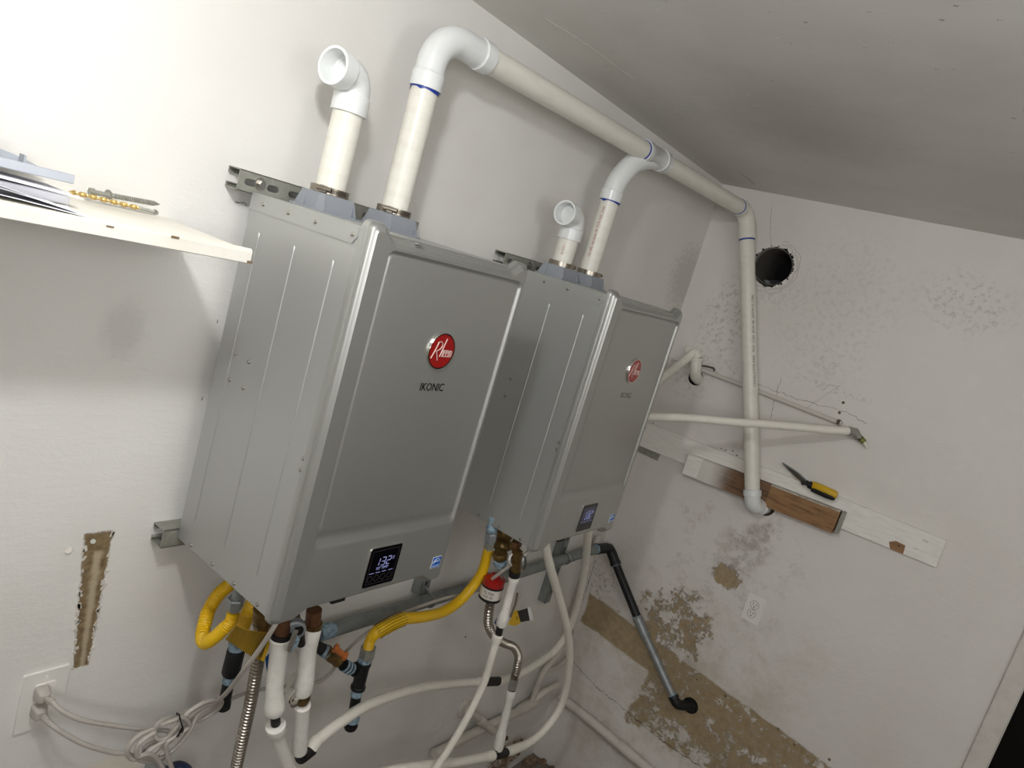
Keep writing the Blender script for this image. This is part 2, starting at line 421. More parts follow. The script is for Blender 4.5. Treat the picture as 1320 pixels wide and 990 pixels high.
k.bump(k.noise(16, 7, 0.8, seed=12), 0.6, 0.004)
k.bump(k.math('MULTIPLY', m, -1.0), 0.9, 0.002)
k.bump(k.math('MULTIPLY', gz, k.noise(45, 5, 0.7, seed=13)), 1.0, 0.006)
M_wb = k.m

k = NT('ceiling_paint'); k.pos(); x_, y_, z_ = k.xyz
nz = k.noise(3.0, 5, 0.65); nf = k.noise(40, 5, 0.7, seed=3)
base = k.mix(k.ramp(nz, 0.35, 0.75), lin((224, 222, 217)), lin((214, 211, 205)))
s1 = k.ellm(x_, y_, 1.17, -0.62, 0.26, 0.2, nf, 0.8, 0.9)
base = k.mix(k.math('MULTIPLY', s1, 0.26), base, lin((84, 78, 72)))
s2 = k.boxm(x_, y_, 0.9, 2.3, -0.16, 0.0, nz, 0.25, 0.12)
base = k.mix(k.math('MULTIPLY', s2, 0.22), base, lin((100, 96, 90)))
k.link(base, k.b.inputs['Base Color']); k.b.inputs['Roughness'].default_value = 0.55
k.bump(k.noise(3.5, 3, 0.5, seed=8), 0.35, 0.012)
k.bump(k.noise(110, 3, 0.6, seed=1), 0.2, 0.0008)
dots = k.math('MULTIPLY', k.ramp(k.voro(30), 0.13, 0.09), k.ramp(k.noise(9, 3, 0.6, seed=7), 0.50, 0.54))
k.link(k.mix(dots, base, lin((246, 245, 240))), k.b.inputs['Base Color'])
k.bump(dots, 1.0, 0.006)
scr = k.math('MULTIPLY', k.ellm(x_, y_, 1.15, -0.25, 0.22, 0.09, nf, 0.8, 0.5), k.ramp(k.noise(55, 4, 0.8, seed=17), 0.5, 0.62))
k.bump(scr, 0.8, 0.002)
M_cl = k.m

def struct(o): o['kind'] = 'structure'; return o
struct(MB().bb((XF-0.1, 0, ZF), (XB+0.1, 0.1, ZC+0.1)).build('wall_left', M_wl, smooth=False))
struct(MB().bb((XF-0.1, YR-0.1, ZC), (XB+0.1, 0, ZC+0.1)).build('ceiling', M_cl, smooth=False))
struct(MB().bb((XF-0.1, YR-0.1, ZF-0.1), (XB+0.1, 0.1, ZF)).build('floor', mat('concrete_floor', (120, 112, 104), 0.8, 0, 0.6, 4), smooth=False))
M_wo = mat('plain_wall_paint', (206, 200, 190), 0.6)
struct(MB().bb((XF-0.1, YR-0.1, ZF), (XB+0.1, YR, ZC)).build('wall_right', M_wo, smooth=False))
struct(MB().bb((XF-0.1, YR, ZF), (XF, 0, ZC)).build('wall_front', M_wo, smooth=False))
# back wall, with the round duct hole and the doorway
HY, HZ, HR = -0.327, 1.026, 0.084
hole = []
for i in range(56):
    a = 6.28318*i/56; r = HR+random.uniform(-0.004, 0.005)+0.003*math.sin(3*a); hole.append((HY+r*math.cos(a), HZ+r*math.sin(a)))
DY0, DY1, DZ = -1.62, -2.42, 0.45
outline = [(0, ZF), (0, ZC), (YR, ZC), (YR, DZ), (DY0, DZ), (DY0, ZF)]
struct(MB().poly([outline, hole], (XB, 0, 0), (0, 1, 0), (0, 0, 1), (1, 0, 0), 0.1).build('wall_back', M_wb, smooth=False))
wall_back = bpy.data.objects['wall_back']; wall_left = bpy.data.objects['wall_left']
# dark doorway beyond the casing
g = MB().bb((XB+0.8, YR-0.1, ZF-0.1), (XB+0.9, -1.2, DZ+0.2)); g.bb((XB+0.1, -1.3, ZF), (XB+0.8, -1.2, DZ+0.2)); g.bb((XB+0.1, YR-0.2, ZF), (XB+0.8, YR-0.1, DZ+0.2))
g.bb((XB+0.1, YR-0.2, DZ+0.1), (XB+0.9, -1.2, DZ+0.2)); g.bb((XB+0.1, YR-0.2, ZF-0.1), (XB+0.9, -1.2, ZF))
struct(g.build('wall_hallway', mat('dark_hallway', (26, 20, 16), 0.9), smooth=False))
g = MB().bb((XB-0.018, -1.632, ZF), (XB, -1.570, DZ+0.05)); cas = struct(g.build('trim_1', mat('door_casing_paint', (214, 208, 200), 0.45, 0, 0.3, 20, bump=0.3), bevel=0.003))
struct(MB().bb((XB-0.003, -1.636, ZF), (XB+0.1, -1.620, DZ)).build('door_jamb', M_wwood, cas, bevel=0.002))
struct(MB().bb((XB-0.018, YR, DZ-0.012), (XB, -1.632, DZ+0.05)).build('trim_2', M_wwood, bevel=0.003))

# duct in the hole, torn rim
dt = thing('duct_opening', 'round dark duct hole with broken plaster rim high on the back wall', 'duct', (XB, HY, HZ))
ri = [(HY+0.074*math.cos(6.28318*i/40), HZ+0.074*math.sin(6.28318*i/40)) for i in range(40)]
g = MB(); g.rings([[V((XB+t, HY+r*math.cos(6.28318*i/40), HZ+r*math.sin(6.28318*i/40))) for i in range(40)] for t, r in ((0.012, 0.078), (0.012, 0.075), (0.30, 0.075), (0.30, 0.078))], cap=False, closed=True)
g.build('duct_pipe', M_duct, dt)
MB().cyl((XB+0.29, HY, HZ), (XB+0.3, HY, HZ), 0.076, 40).build('duct_end', M_dark, dt)
MB().cyl((XB+0.10, HY+0.035, HZ-0.075), (XB+0.22, HY+0.02, HZ-0.055), 0.022, 14).build('bent_tab', M_galv, dt)
for i in range(22):
    a = math.radians(-70+i*(250/22))+random.uniform(-.05, .05); r = HR+0.001
    c = V((XB+0.001, HY-r*math.cos(a), HZ+r*math.sin(a)))
    R = Matrix.Rotation(-a, 3, 'X')
    l_ = random.uniform(0.004, 0.010)
    MB().box(c, (0.004, random.uniform(0.004, 0.008), l_), Matrix.Rotation(math.pi+a, 3, 'X')).build('plaster_chip', M_wwood if i % 2 else M_dark, dt, smooth=False)
for rr, seed in ((0.098, 3), (0.110, 5)):
    random.seed(seed); pts = []
    for i in range(26):
        a = math.radians(-150+i*9.5); r = rr+random.uniform(-.006, .006); pts.append((XB-0.0003, HY-r*math.cos(a), HZ+r*math.sin(a)))
    MB().tube(pts, 0.0009, 6, 0.004, smooth=False).build('torn_paint_edge', mat('torn_paint', (176, 170, 160), 0.6), dt)
random.seed(11)
def crack(pts, w, parent, name='crack', m=M_crack, sub=10, jit=0.004, ax=0):
    """thin jagged fissure lying on a wall"""
    P = Path(pts, True); o = []; n = max(6, int(P.L/sub*1000))
    for i in range(n+1):
        p = P.at(P.L*i/n)[0]; j = V((random.uniform(-jit, jit) for _ in range(3))); j[ax] = 0; o.append(p+j)
    r = [max(0.0004, w*random.uniform(0.3, 1.0)) for _ in o]
    Q = Path(o, False); g = MB(); g.sweep(Q, [(Q.S[i], r[i]) for i in range(len(o))], 5)
    for q in g.v:
        if ax == 0: q.x = XB+(q.x-XB)*0.25
        elif ax == 1: q.y = q.y*0.25
    return g.build(name, m, parent)
crack([(2.2112, -0.0440, -1.0251), (2.2112, -0.2060, -1.0676), (2.2112, -0.3773, -1.0843), (2.2112, -0.5569, -1.1040), (2.2112, -0.7679, -1.1037)], 0.0022, wall_back)
crack([(2.2112, -0.2418, 1.2562), (2.2112, -0.2596, 1.1873), (2.2112, -0.2912, 1.1081)], 0.0007, wall_back, sub=14, jit=0.001)
crack([(2.2112, -0.5196, 0.5968), (2.2112, -0.5197, 0.5221), (2.2112, -0.5314, 0.4237)], 0.001, wall_back)
crack([(2.2112, -0.4346, 0.5436), (2.2112, -0.6116, 0.5383), (2.2112, -0.7776, 0.5497), (2.2112, -0.8790, 0.5365)], 0.0016, wall_back, m=mat('grey_scrape', (138, 130, 120), 0.8))
crack([(2.2112, -0.6513, 0.5160), (2.2112, -0.6920, 0.5773), (2.2112, -0.7360, 0.6418)], 0.0008, wall_back, m=MATS['grey_scrape'], jit=0.002)
crack([(0.5560, -0.1621, 1.3143), (0.7194, -0.1962, 1.3143), (0.9289, -0.2113, 1.3143)], 0.0012, None and wall_back or bpy.data.objects['ceiling'], name='raised_seam', m=M_wo, jit=0.002, ax=2)
crack([(1.9146, -0.1858, 1.3143), (2.0934, -0.1845, 1.3143)], 0.0010, bpy.data.objects['ceiling'], m=M_crack, jit=0.001, ax=2)
crack([(2.1939, 0.0000, -0.4981), (2.1911, 0.0000, -0.6548), (2.1912, 0.0000, -0.7806), (2.1941, 0.0000, -0.8748), (2.2995, 0.0000, -1.0725)], 0.0035, wall_left, name='crack', jit=0.005, ax=1, m=M_crack)
crack([(-0.0049, 0.0000, 0.7142), (0.0056, 0.0000, 0.7136), (0.0135, 0.0000, 0.7170), (0.0206, 0.0000, 0.7092)], 0.0012, wall_left, jit=0.002, ax=1, m=M_crack)
crack([(0.0123, 0.0000, 0.4626), (0.0122, 0.0000, 0.4709)], 0.0012, wall_left, jit=0.001, ax=1); crack([(0.0152, 0.0000, 0.2942), (0.0154, 0.0000, 0.3012)], 0.0012, wall_left, jit=0.001, ax=1)

def hole_dot(p, r, ax, parent, name='nail_hole', m=M_crack):
    d = (1, 0, 0) if ax == 0 else (0, 1, 0) if ax == 1 else (0, 0, 1)
    return MB().lathe(V(p)-V(d)*0.0006, d, [(0, r), (0.002, r)], 8).build(name, m, parent)
for p in ((2.2112, -0.3811, 0.2306), (2.2112, -0.4012, 0.2298), (2.2112, -0.4304, 0.2382), (2.2112, -0.4535, 0.2280), (2.2112, -0.0465, 0.2205), (2.2112, -0.1815, -0.6740), (2.2112, -0.6186, -0.7604), (2.2112, -0.7556, -0.7557)): hole_dot(p, 0.003, 0, wall_back)
for p in ((2.2112, -0.7717, 0.5833), (2.2112, -0.7717, 0.5410)): hole_dot(p, 0.006, 0, wall_back, m=mat('olive_hole', (92, 86, 58), 0.8))
for p in ((2.2112, -0.9847, -0.7575), (2.2112, -1.0596, -0.7779), (2.2112, -1.1898, -0.7524), (2.2112, -0.7516, -0.7546)): hole_dot(p, 0.006, 0, wall_back, m=M_chip)
for p in ((1.2809, 0.0000, -0.6436),): hole_dot(p, 0.004, 1, wall_left)
# old anchor and peeling paint in the bare strip left of the heaters
MB().cyl((-0.1514, -0.0040, -0.0038), (-0.1494, 0.0000, -0.0062), 0.005, 10).build('screw_anchor', M_zinc, wall_left)
MB().cyl((-0.4321, -0.0030, 0.9075) if False else (-0.1939, -0.0020, -0.0160), (-0.1925, 0.0010, -0.0177), 0.007, 7).build('paint_blob', M_wo, wall_left)
for a, b in (((140,682),(150,684)), ((145,690),(146,705)), ((109,690),(112,710)), ((128,790),(131,800)), ((97,830),(99,843)), ((103,862),(110,856)), ((120,683),(135,690))): pass
g = MB()
for i in range(46):
    s_ = random.choice((-1, 1)); zc = random.uniform(-0.3, 0.02); xc = -0.1405-zc*0.055+s_*(0.0265+0.04*zc)+random.uniform(-.003, .003)
    g.box((xc, -0.0008, zc), (random.uniform(.002, .008), 0.0022, random.uniform(.004, .014)), Matrix.Rotation(random.uniform(-.6, .6), 3, 'Y'))
g.build('paint_flakes', M_wo, wall_left, smooth=False, kind='stuff')
# rubble along the foot of the corner
g = MB()
for i in range(60):
    r = random.uniform(0.006, 0.026); g.lathe((XB-random.uniform(0.02, 0.2), -random.uniform(0.02, 0.34), ZF+r*0.5), (random.uniform(-1, 1), random.uniform(-1, 1), 1), [(-r*.5, r*.6), (0, r), (r*.5, r*.5)], 6)
o = g.build('plaster_rubble', M_debris, smooth=False, kind='stuff'); tag(o, 'brown crumbled plaster rubble at foot of the wall corner', 'rubble')

# ------------------------------------------------------------------ white cupboard shelf at left
sh = thing('wall_shelf', 'cream painted wooden wall shelf with chipped edge at left', 'shelf', (-0.6, 0, 0.632))
MB().bb((-1.3, -0.28, 0.632), (-0.128, 0.0, 0.652)).build('shelf_board', M_shelf, sh, bevel=0.0015)
MB().sheet([[V((-0.235+0.107*i/4, -0.279+0.10*j/3*(1-i/4.2)+0.0, 0.6526+0.004*(i/4)**2*(j/3))) for j in range(4)] for i in range(5)], 0.0008).build('lifted_paint', M_shelf, sh)
g = MB().box((-0.2593, -0.2805, 0.6512), (0.012, 0.001, 0.0035)); g.build('paint_chip', M_chip, sh, smooth=False)
MB().box((-0.3517, -0.2805, 0.6482), (0.010, 0.001, 0.002)).build('paint_chip', M_chip, sh, smooth=False)
MB().box((-0.1300, -0.2805, 0.6352), (0.010, 0.001, 0.004)).build('paint_chip', M_chip, sh, smooth=False)

PG = 'paper sheets stacked at the left end of the shelf'
def sheet_paper(x1, y0, y1, z0, lift, curl, rot, lab):
    g = []
    for i in range(13):
        u = i/12; x = x1-0.30*u
        row = []
        for j in range(5):
            v = j/4; y = y0+(y1-y0)*v; z = z0+lift*u+curl*math.sin(u*3.1)*(1-v)
            row.append(V((x+rot*(v-.5)*0.05, y+rot*u*0.06, z)))
        g.append(row)
    o = MB().sheet(g, 0.0005).build('paper_sheet', M_paper); return tag(o, lab, 'paper', PG)
sheet_paper(-0.372, -0.265, -0.172, 0.6526, 0.001, 0.006, 0.25, 'white paper sheet lying lowest with tip nearest the shelf front edge')
sheet_paper(-0.385, -0.255, -0.17, 0.6540, 0.005, 0.013, -0.15, 'white paper sheet bowed up over the lowest sheet on the shelf')
sheet_paper(-0.395, -0.24, -0.175, 0.6550, 0.011, 0.014, 0.1, 'white paper sheet in the middle of the shelf stack')
sheet_paper(-0.352, -0.185, -0.03, 0.6680, 0.008, 0.002, 0.0, 'white paper sheet directly under the grey plastic tray')
bk = MB().bb((-0.80, -0.168, 0.6540), (-0.362, -0.02, 0.6675)).build('booklet', M_paper, bevel=0.002); tag(bk, 'thick white booklet beneath the grey plastic tray on shelf', 'booklet')
tr = thing('plastic_tray', 'light grey plastic curved tray with tab on top of papers', 'tray', (-0.5, -0.08, 0.682))
arc = [(-0.345, -0.125), (-0.352, -0.06), (-0.385, -0.03), (-0.45, -0.012), (-0.6, -0.006), (-0.8, -0.006), (-0.8, -0.125)]
MB().poly([arc], (0, 0, 0.6825), (1, 0, 0), (0, 1, 0), (0, 0, 1), 0.004).build('tray_base', M_greyplast, tr, bevel=0.001)
MB().bb((-0.8, -0.128, 0.6825), (-0.345, -0.122, 0.696)).build('tray_rim', M_greyplast, tr, bevel=0.0015)
MB().poly([[(-0.345, 0.0), (-0.8, 0.0), (-0.8, 0.026), (-0.45, 0.022), (-0.39, 0.012)]], (0, -0.028, 0.6865), (1, 0, 0), (0, 0, 1), (0, 1, 0), 0.004).build('back_rim', M_greyplast, tr)
MB().bb((-0.424, -0.04, 0.686), (-0.418, -0.03, 0.718)).build('upright_tab', mat('dark_grey_plastic', (112, 116, 122), 0.4), tr, bevel=0.001)
MB().bb((-0.387, -0.05, 0.686), (-0.384, -0.03, 0.703)).build('upright_rib', M_greyplast, tr)

# drill bit and screws lying on the shelf
def helix_bit(a, b, r, turns, n=70):
    a, b = V(a), V(b); u, w, d = frame(b-a); L = (b-a).length; rs = []
    for i in range(n+1):
        t = i/n; an = t*turns*6.28318; c = a+d*L*t; tip = min(1, t*n/5)
        rs.append([c+(u*math.cos(an+ph)+w*math.sin(an+ph))*r*f*tip for ph, f in ((0, 1), (0.6, .98), (1.2, .6), (2.4, .6), (3.14, 1), (3.74, .98), (4.34, .6), (5.5, .6))])
    return MB().rings(rs)
db = thing('drill_bit', 'gold twist drill bit with silver hex shank on shelf', 'drill bit', (-0.3203, -0.0500, 0.6636))
helix_bit((-0.3185, -0.0450, 0.6638), (-0.2192, -0.0750, 0.6647), 0.0042, 3.5).build('bit_flutes', M_gold, db, ang=60)
MB().hexp((-0.2206, -0.0750, 0.6650), (-0.1907, -0.0820, 0.6645), 0.0034).build('hex_shank', M_zinc, db)
MB().cyl((-0.1975, -0.0820, 0.6649), (-0.1948, -0.0820, 0.6647), 0.0045, 10).build('shank_collar', M_screw, db)
lg = thing('lag_screw', 'zinc lag screw with washer lying behind the gold bit', 'screw', (-0.2863, -0.0400, 0.6716))
a, b = V((-0.2819, -0.0300, 0.6696)), V((-0.1647, -0.0300, 0.6755)); d = (b-a).normalized()
MB().hexp(a, a+d*0.007, 0.0075).build('hex_head', M_zinc, lg)
MB().cyl(a+d*0.007, a+d*0.04, 0.0042, 12).build('shank', M_zinc, lg)
P = Path([a+d*0.04, b-d*0.008], False); MB().sweep(P, corr(P, 0, P.L, 0.0046, 0.0016, 0.0034), 12).build('thread', M_zinc, lg)
MB().cyl(b-d*0.008, b, 0.0035, 10, 0.0005).build('tip', M_zinc, lg)
MB().lathe(a+d*0.030, d+V((0.4, 0.5, 0.3)), [(0, 0.009), (0.0016, 0.009)], 16).build('washer', M_zinc, lg)

# ------------------------------------------------------------------ slotted strut channel
def strut(name, label, p0, p1, up, out, parent=None, group=None, w=0.041, slots=True, phase=0.012, dep=0.0205, mt=None):
    """channel from p0 to p1 (centre line on the wall side), web facing `out`, slots cut through the web"""
    mt = mt or M_zinc
    p0, p1, up, out = V(p0), V(p1), V(up), V(out); X = (p1-p0).normalized(); L = (p1-p0).length
    if parent is None: root = thing(name, label, 'bracket', p0, group)
    else: root = parent
    loops = [[(0, -w/2), (L, -w/2), (L, w/2), (0, w/2)]]
    t = phase
    while t+0.028 < L and slots:
        lp = []
        for cx, s0 in ((t+0.021, -90), (t+0.007, 90)):
            for i in range(7): a = math.radians(s0+180*i/6); lp.append((cx+0.0065*math.cos(a), 0.0065*math.sin(a)))
        loops.append(lp); t += 0.05
    web = MB().poly(loops, p0+out*(dep-0.0025), X, up, out, 0.0025)
    web.build('web', mt, root)
    for s_ in (1, -1):
        g = MB(); R = Matrix((X, up, out)).transposed()
        g.box(p0+X*L/2+up*(w/2-0.00125)*s_+out*dep/2, (L, 0.0025, dep), R)
        g.box(p0+X*L/2+up*(w/2-0.006)*s_+out*0.00125, (L, 0.011, 0.0025), R)
        g.box(p0+X*L/2+up*(w/2-0.0105)*s_+out*0.005, (L, 0.0022, 0.0075), R)
        g.build('flange', mt, root, bevel=0.0006)
    return root
def bolt(p, d, r, parent, m=M_screw):
    d = V(d).normalized(); p = V(p)
    b = MB().lathe(p, d, [(0, r), (0.0015, r)], 20).build('washer', m, parent)
    MB().lathe(p+d*0.0015, d, [(0, r*0.62), (r*0.45, r*0.62), (r*0.55, r*0.5)], 6).build('bolt_head', m, parent)

# ------------------------------------------------------------------ the tankless water heaters
_screw = MB().lathe((0, 0, 0), (0, -1, 0), [(0, 0.0048), (0.0008, 0.0048), (0.001, 0.0038), (0.0028, 0.0034), (0.0034, 0.0022)], 12)
_sme = None
def screw(p, parent, rot=None):
    global _sme
    if _sme is None:
        tmp = _screw.build('screw', M_screw); _sme = tmp.data; bpy.data.objects.remove(tmp)
    o = bpy.data.objects.new('screw', _sme); put(o, parent)
    o.location = V(p)-off_of(parent)
    if rot: o.rotation_euler = rot
    return o
SX = (0, 0, -math.pi/2)      # pointing to -x

def heater(x0, y0, z0, label, digits_only):
    W, H = 0.47, 0.7416; YB, YF = y0-0.045, y0-0.3735; fy = y0-0.4005
    t = thing('water_heater', label, 'water heater', (x0+W/2, YB, z0), 'wall hung tankless water heaters')
    body = MB().bb((x0, YF, z0), (x0+W, YB, z0+H)).build('body', M_silver_side, t, bevel=0.0012)
    # side panel, its top flange and ribs
    MB().poly([[(-YB+y0-0.045, 0.0), (0, 0), (0, 0), (0, 0)]][:0] or [[(YB, z0+H-0.033), (YB, z0+H), (YF+0.004, z0+H), (YF+0.004, z0+H-0.020), (YF+0.014, z0+H-0.033)]], (x0-0.0022, 0, 0), (0, 1, 0), (0, 0, 1), (1, 0, 0), 0.0024).build('top_flange', M_silver_side, t, smooth=False)
    for yy in (-0.0917, -0.2068, -0.322):
        P = Path([(x0, y0+yy, z0+0.057), (x0, y0+yy, z0+0.671)], False); L = P.L
        g = MB(); g.sweep(P, [(0, 0.0004), (0.004, 0.0016), (0.012, 0.0022), (L-0.012, 0.0022), (L-0.004, 0.0026), (L, 0.0006)], 10)
        for q in g.v: q.x = x0+(q.x-x0)*0.8; q.y = (y0+yy)+(q.y-y0-yy)*1.25
        g.build('pressed_rib', M_silver_side, t)
    for yy in (-0.0877, -0.170, -0.2527, -0.3572): screw((x0-0.0022, y0+yy, z0+0.7245), t, SX)
    for yy, zz in ((-0.103, 0.429), (-0.1515, 0.428), (-0.103, 0.3747), (-0.151, 0.3745)): screw((x0, y0+yy, z0+zz), t, SX)
    for yy in (-0.0983, -0.182, -0.2633, -0.3444): screw((x0, y0+yy, z0+0.0095), t, SX)
    for zz in (0.317, 0.2957): screw((x0+0.0002, YF+0.003, z0+zz), t, SX)
    # top lip and front flange behind the cover
    MB().bb((x0+0.02, YF-0.005, z0+H-0.025), (x0+W-0.02, YF, z0+H)).build('front_flange', M_silver, t)
    # front cover
    ctrl = [(-0.001, -0.015, 0.020), (0.050, -0.015, 0.016), (0.078, 0.002, 0.016), (0.392, 0.002, 0.016), (0.420, -0.015, 0.016), (W+0.001, -0.015, 0.020),
            (W+0.001, 0.757, 0.022), (W-0.036, 0.757, 0.014), (W-0.062, 0.737, 0.018), (0.062, 0.737, 0.018), (0.036, 0.757, 0.014), (-0.001, 0.757, 0.022)]
    lev = [(0.004, -0.371), (0.0, -0.373), (0.0, -0.3835), (0.0012, -0.3862), (0.0035, -0.3870), (0.0052, -0.3872), (0.0056, -0.3900), (0.0062, -0.3925), (0.0075, -0.3942), (0.0112, -0.3965), (0.0125, -0.3975), (0.0136, -0.3995), (0.0148, -0.4005), (0.0165, -0.4005)]
    rs = [[V((x0+a, y0+yy, z0+b)) for a, b in fillet(ctrl, ins)] for ins, yy in lev]
    g = MB(); g.rings(rs, cap=False)
    outer = [(p.x, p.z) for p in rs[-1]]
    def pan(i, zb): return rrect(x0+0.049+i, x0+0.4495-i, z0+0.137+i+zb, z0+0.7175-i, 0.016-i*0.5, 8)
    p0 = pan(0, 0)
    loops = [[V((a, b, 0)) for a, b in outer], [V((a, b, 0)) for a, b in p0]]; flat = [q for lp in loops for q in lp]
    g.add([V((q.x, fy, q.y)) for q in flat], [tuple(tr_) for tr_ in tessellate_polygon(loops)])
    pl = [(0, 0, fy), (0.0015, 0.004, fy+0.0012), (0.004, 0.014, fy+0.006), (0.006, 0.022, fy+0.0068), (0.009, 0.026, fy+0.0050), (0.012, 0.029, fy+0.0046)]
    rr = [[V((a, yy, b)) for a, b in pan(i, zb)] for i, zb, yy in pl]
    g.rings(rr, cap=False); n0 = len(g.v)-len(rr[-1]); g.f.append(tuple(range(n0, len(g.v))))
    cov = g.build('front_cover', M_silver, t, ang=28)
    bm = bmesh.new(); bm.from_mesh(cov.data); bmesh.ops.remove_doubles(bm, verts=bm.verts, dist=0.00002); bmesh.ops.recalc_face_normals(bm, faces=bm.faces); bm.to_mesh(cov.data); bm.free()
    cov.data.set_sharp_from_angle(angle=math.radians(28))
    for xx in (0.088, 0.395): screw((x0+xx, YF-0.005, z0+0.7335), t)
    MB().bb((x0+0.118, fy+0.006, z0+0.7368), (x0+0.132, fy+0.016, z0+0.7392)).build('cover_notch', M_silver, t)
    MB().bb((x0+0.150, y0-0.385, z0-0.006), (x0+0.185, y0-0.345, z0+0.004)).build('cable_grommet', M_black, t, bevel=0.001)
    # round badge
    bx, bz, by = x0+0.2505, z0+0.5455, fy+0.0046
    bd = MB().lathe((bx, by, bz), (0, -1, 0), [(0, 0.0385), (0.0035, 0.0385), (0.0055, 0.037), (0.0055, 0.0350), (0.0042, 0.0345)], 48).build('round_badge', M_chrome, t)
    MB().lathe((bx, by-0.0043, bz), (0, -1, 0), [(0, 0.0346), (0.0012, 0.0343)], 48).build('badge_face', M_red, bd)
    # script lettering drawn as thin strokes:  R h e e m
    def stroke(pts, r=0.0011): 
        MB_ = MB(); MB_.tube([(bx+a, by-0.0060, bz+b) for a, b in pts], r, 6, 0.002); return MB_
    S = MB()
    for pts in (((-0.028, -0.016), (-0.021, 0.001), (-0.0155, 0.0185)),
                ((-0.0165, 0.018), (-0.008, 0.0195), (-0.0035, 0.013), (-0.007, 0.005), (-0.018, -0.001)),
                ((-0.017, -0.001), (-0.012, -0.009), (-0.0075, -0.019)),
                ((-0.004, -0.011), (0.001, 0.008), (0.006, 0.027)),
                ((-0.002, -0.004), (0.002, 0.003), (0.0042, 0.002), (0.0030, -0.011))):
        q = stroke(pts, 0.0013); S.add(q.v, q.f)
    for ox in (0.0068, 0.0138):
        q = stroke(((ox-0.0005, -0.004), (ox+0.0045, -0.001), (ox+0.003, 0.0035), (ox, 0.001), (ox-0.001, -0.007), (ox+0.001, -0.011), (ox+0.0045, -0.009)), 0.0010); S.add(q.v, q.f)
    q = stroke(((0.0200, -0.011), (0.0215, 0.003), (0.0212, 0.000), (0.0240, 0.003), (0.0248, 0.000), (0.0242, -0.011)), 0.0010); S.add(q.v, q.f)
    q = stroke(((0.0248, 0.000), (0.0285, 0.003), (0.0295, 0.000), (0.0285, -0.010)), 0.0010); S.add(q.v, q.f)
    S.build('badge_lettering', mat('pale_silver_print', (205, 176, 168), 0.35, 0.3), bd)
    text('IKONIC', 0.0235, (x0+0.2565, by, z0+0.4675), (1, 0, 0), (0, 0, 1), mat('chrome_print_dark_reflection', (52, 52, 50), 0.25, 0.8) if not digits_only else mat('chrome_print_pale_reflection', (150, 148, 140), 0.25, 0.8), t, 'name_lettering', 0.0008, wide=0.88)  # same chrome lettering, reflection painted in: dark on nearer heater, pale on farther
    # control display
    dd = MB().poly([rrect(x0+0.2035, x0+0.2935, z0+0.0265, z0+0.1175, 0.006, 4)], (0, fy-0.0025, 0), (1, 0, 0), (0, 0, 1), (0, 1, 0), 0.004).build('control_display', M_chrome, t)
    MB().poly([rrect(x0+0.2048, x0+0.2922, z0+0.0278, z0+0.1162, 0.005, 4)], (0, fy-0.0031, 0), (1, 0, 0), (0, 0, 1), (0, 1, 0), 0.002).build('display_glass', M_lcd, dd)
    g = MB(); q = fy-0.0033
    for a, b, c_, d_ in ((0.2105, 0.1095, 0.2865, 0.1105), (0.2105, 0.0335, 0.2865, 0.0342)): g.bb((x0+a, q, z0+b), (x0+c_, q+0.001, z0+d_))
    for a in (0.2105, 0.2857): g.bb((x0+a, q, z0+0.0335), (x0+a+0.0008, q+0.001, z0+0.1105))
    g.build('display_frame', M_icon, dd, smooth=False)
    if digits_only: MB().bb((x0+0.2145, q, z0+0.062), (x0+0.2825, q+0.001, z0+0.1045)).build('lit_panel', M_lcd2, dd, smooth=False)
    g = MB(); seg = dict(a=(0, 1, 1, 1), b=(1, .5, 1, 1), c=(1, 0, 1, .5), d=(0, 0, 1, 0), e=(0, 0, 0, .5), f=(0, .5, 0, 1), g=(0, .5, 1, .5))
    def digit(ch, ox, oz, w_, h_, tk, sh=0.12):
        for s_ in {'1': 'bc', '3': 'abcdg', '2': 'abged', '0': 'abcdef'}[ch]:
            a0, b0, a1, b1 = seg[s_]; p, r = V((ox+a0*w_+b0*h_*sh, q-0.0003, oz+b0*h_)), V((ox+a1*w_+b1*h_*sh, q-0.0003, oz+b1*h_))
            e = (r-p).normalized()*tk*0.7; g.cyl(p+e, r-e, tk/2, 4)
    digit('1', x0+0.230-0.004, z0+0.0745, 0.008, 0.018, 0.0018); digit('3', x0+0.2400, z0+0.0745, 0.0105, 0.018, 0.0018); digit('2', x0+0.2555, z0+0.0745, 0.0105, 0.018, 0.0018)
    digit('0', x0+0.2725, z0+0.0845, 0.0035, 0.0065, 0.001)
    g.build('display_digits', M_digit, dd, smooth=False)
    text('SET TEMP', 0.0082, (x0+0.2475, q, z0+0.0680), (1, 0, 0), (0, 0, 1), M_digit, dd, 'display_text', 0.0004)
    g = MB()
    for a in (0.2145, 0.2320, 0.2500, 0.2690): g.bb((x0+a, q-0.0002, z0+0.0578), (x0+a+0.0125, q+0.0005, z0+0.0590))
    g.build('display_dashes', M_digit, dd, smooth=False)
    for a in (0.2195, 0.2380, 0.2565, 0.2755):
        MB().rings([[V((x0+a+r*math.cos(6.28318*i/20), q-0.0002+e, z0+0.0455+r*math.sin(6.28318*i/20))) for i in range(20)] for r, e in ((0.0072, 0), (0.0064, 0), (0.0064, 0.001), (0.0072, 0.001))], cap=False, closed=True).build('touch_button', M_icon, dd, smooth=False)
    # blue efficiency sticker
    sx, sz = x0+0.4295, z0+0.0435
    st = MB().bb((sx-0.0145, fy-0.0008, sz-0.0145), (sx+0.0145, fy+0.0004, sz+0.0145)).build('blue_sticker', M_white, t, smooth=False)
    MB().bb((sx-0.0135, fy-0.0012, sz-0.0065), (sx+0.0135, fy, sz+0.0135)).build('sticker_panel', M_bluest, st, smooth=False)
    MB().bb((sx-0.0135, fy-0.0012, sz-0.0135), (sx+0.0135, fy, sz-0.0078)).build('sticker_strip', M_bluest, st, smooth=False)
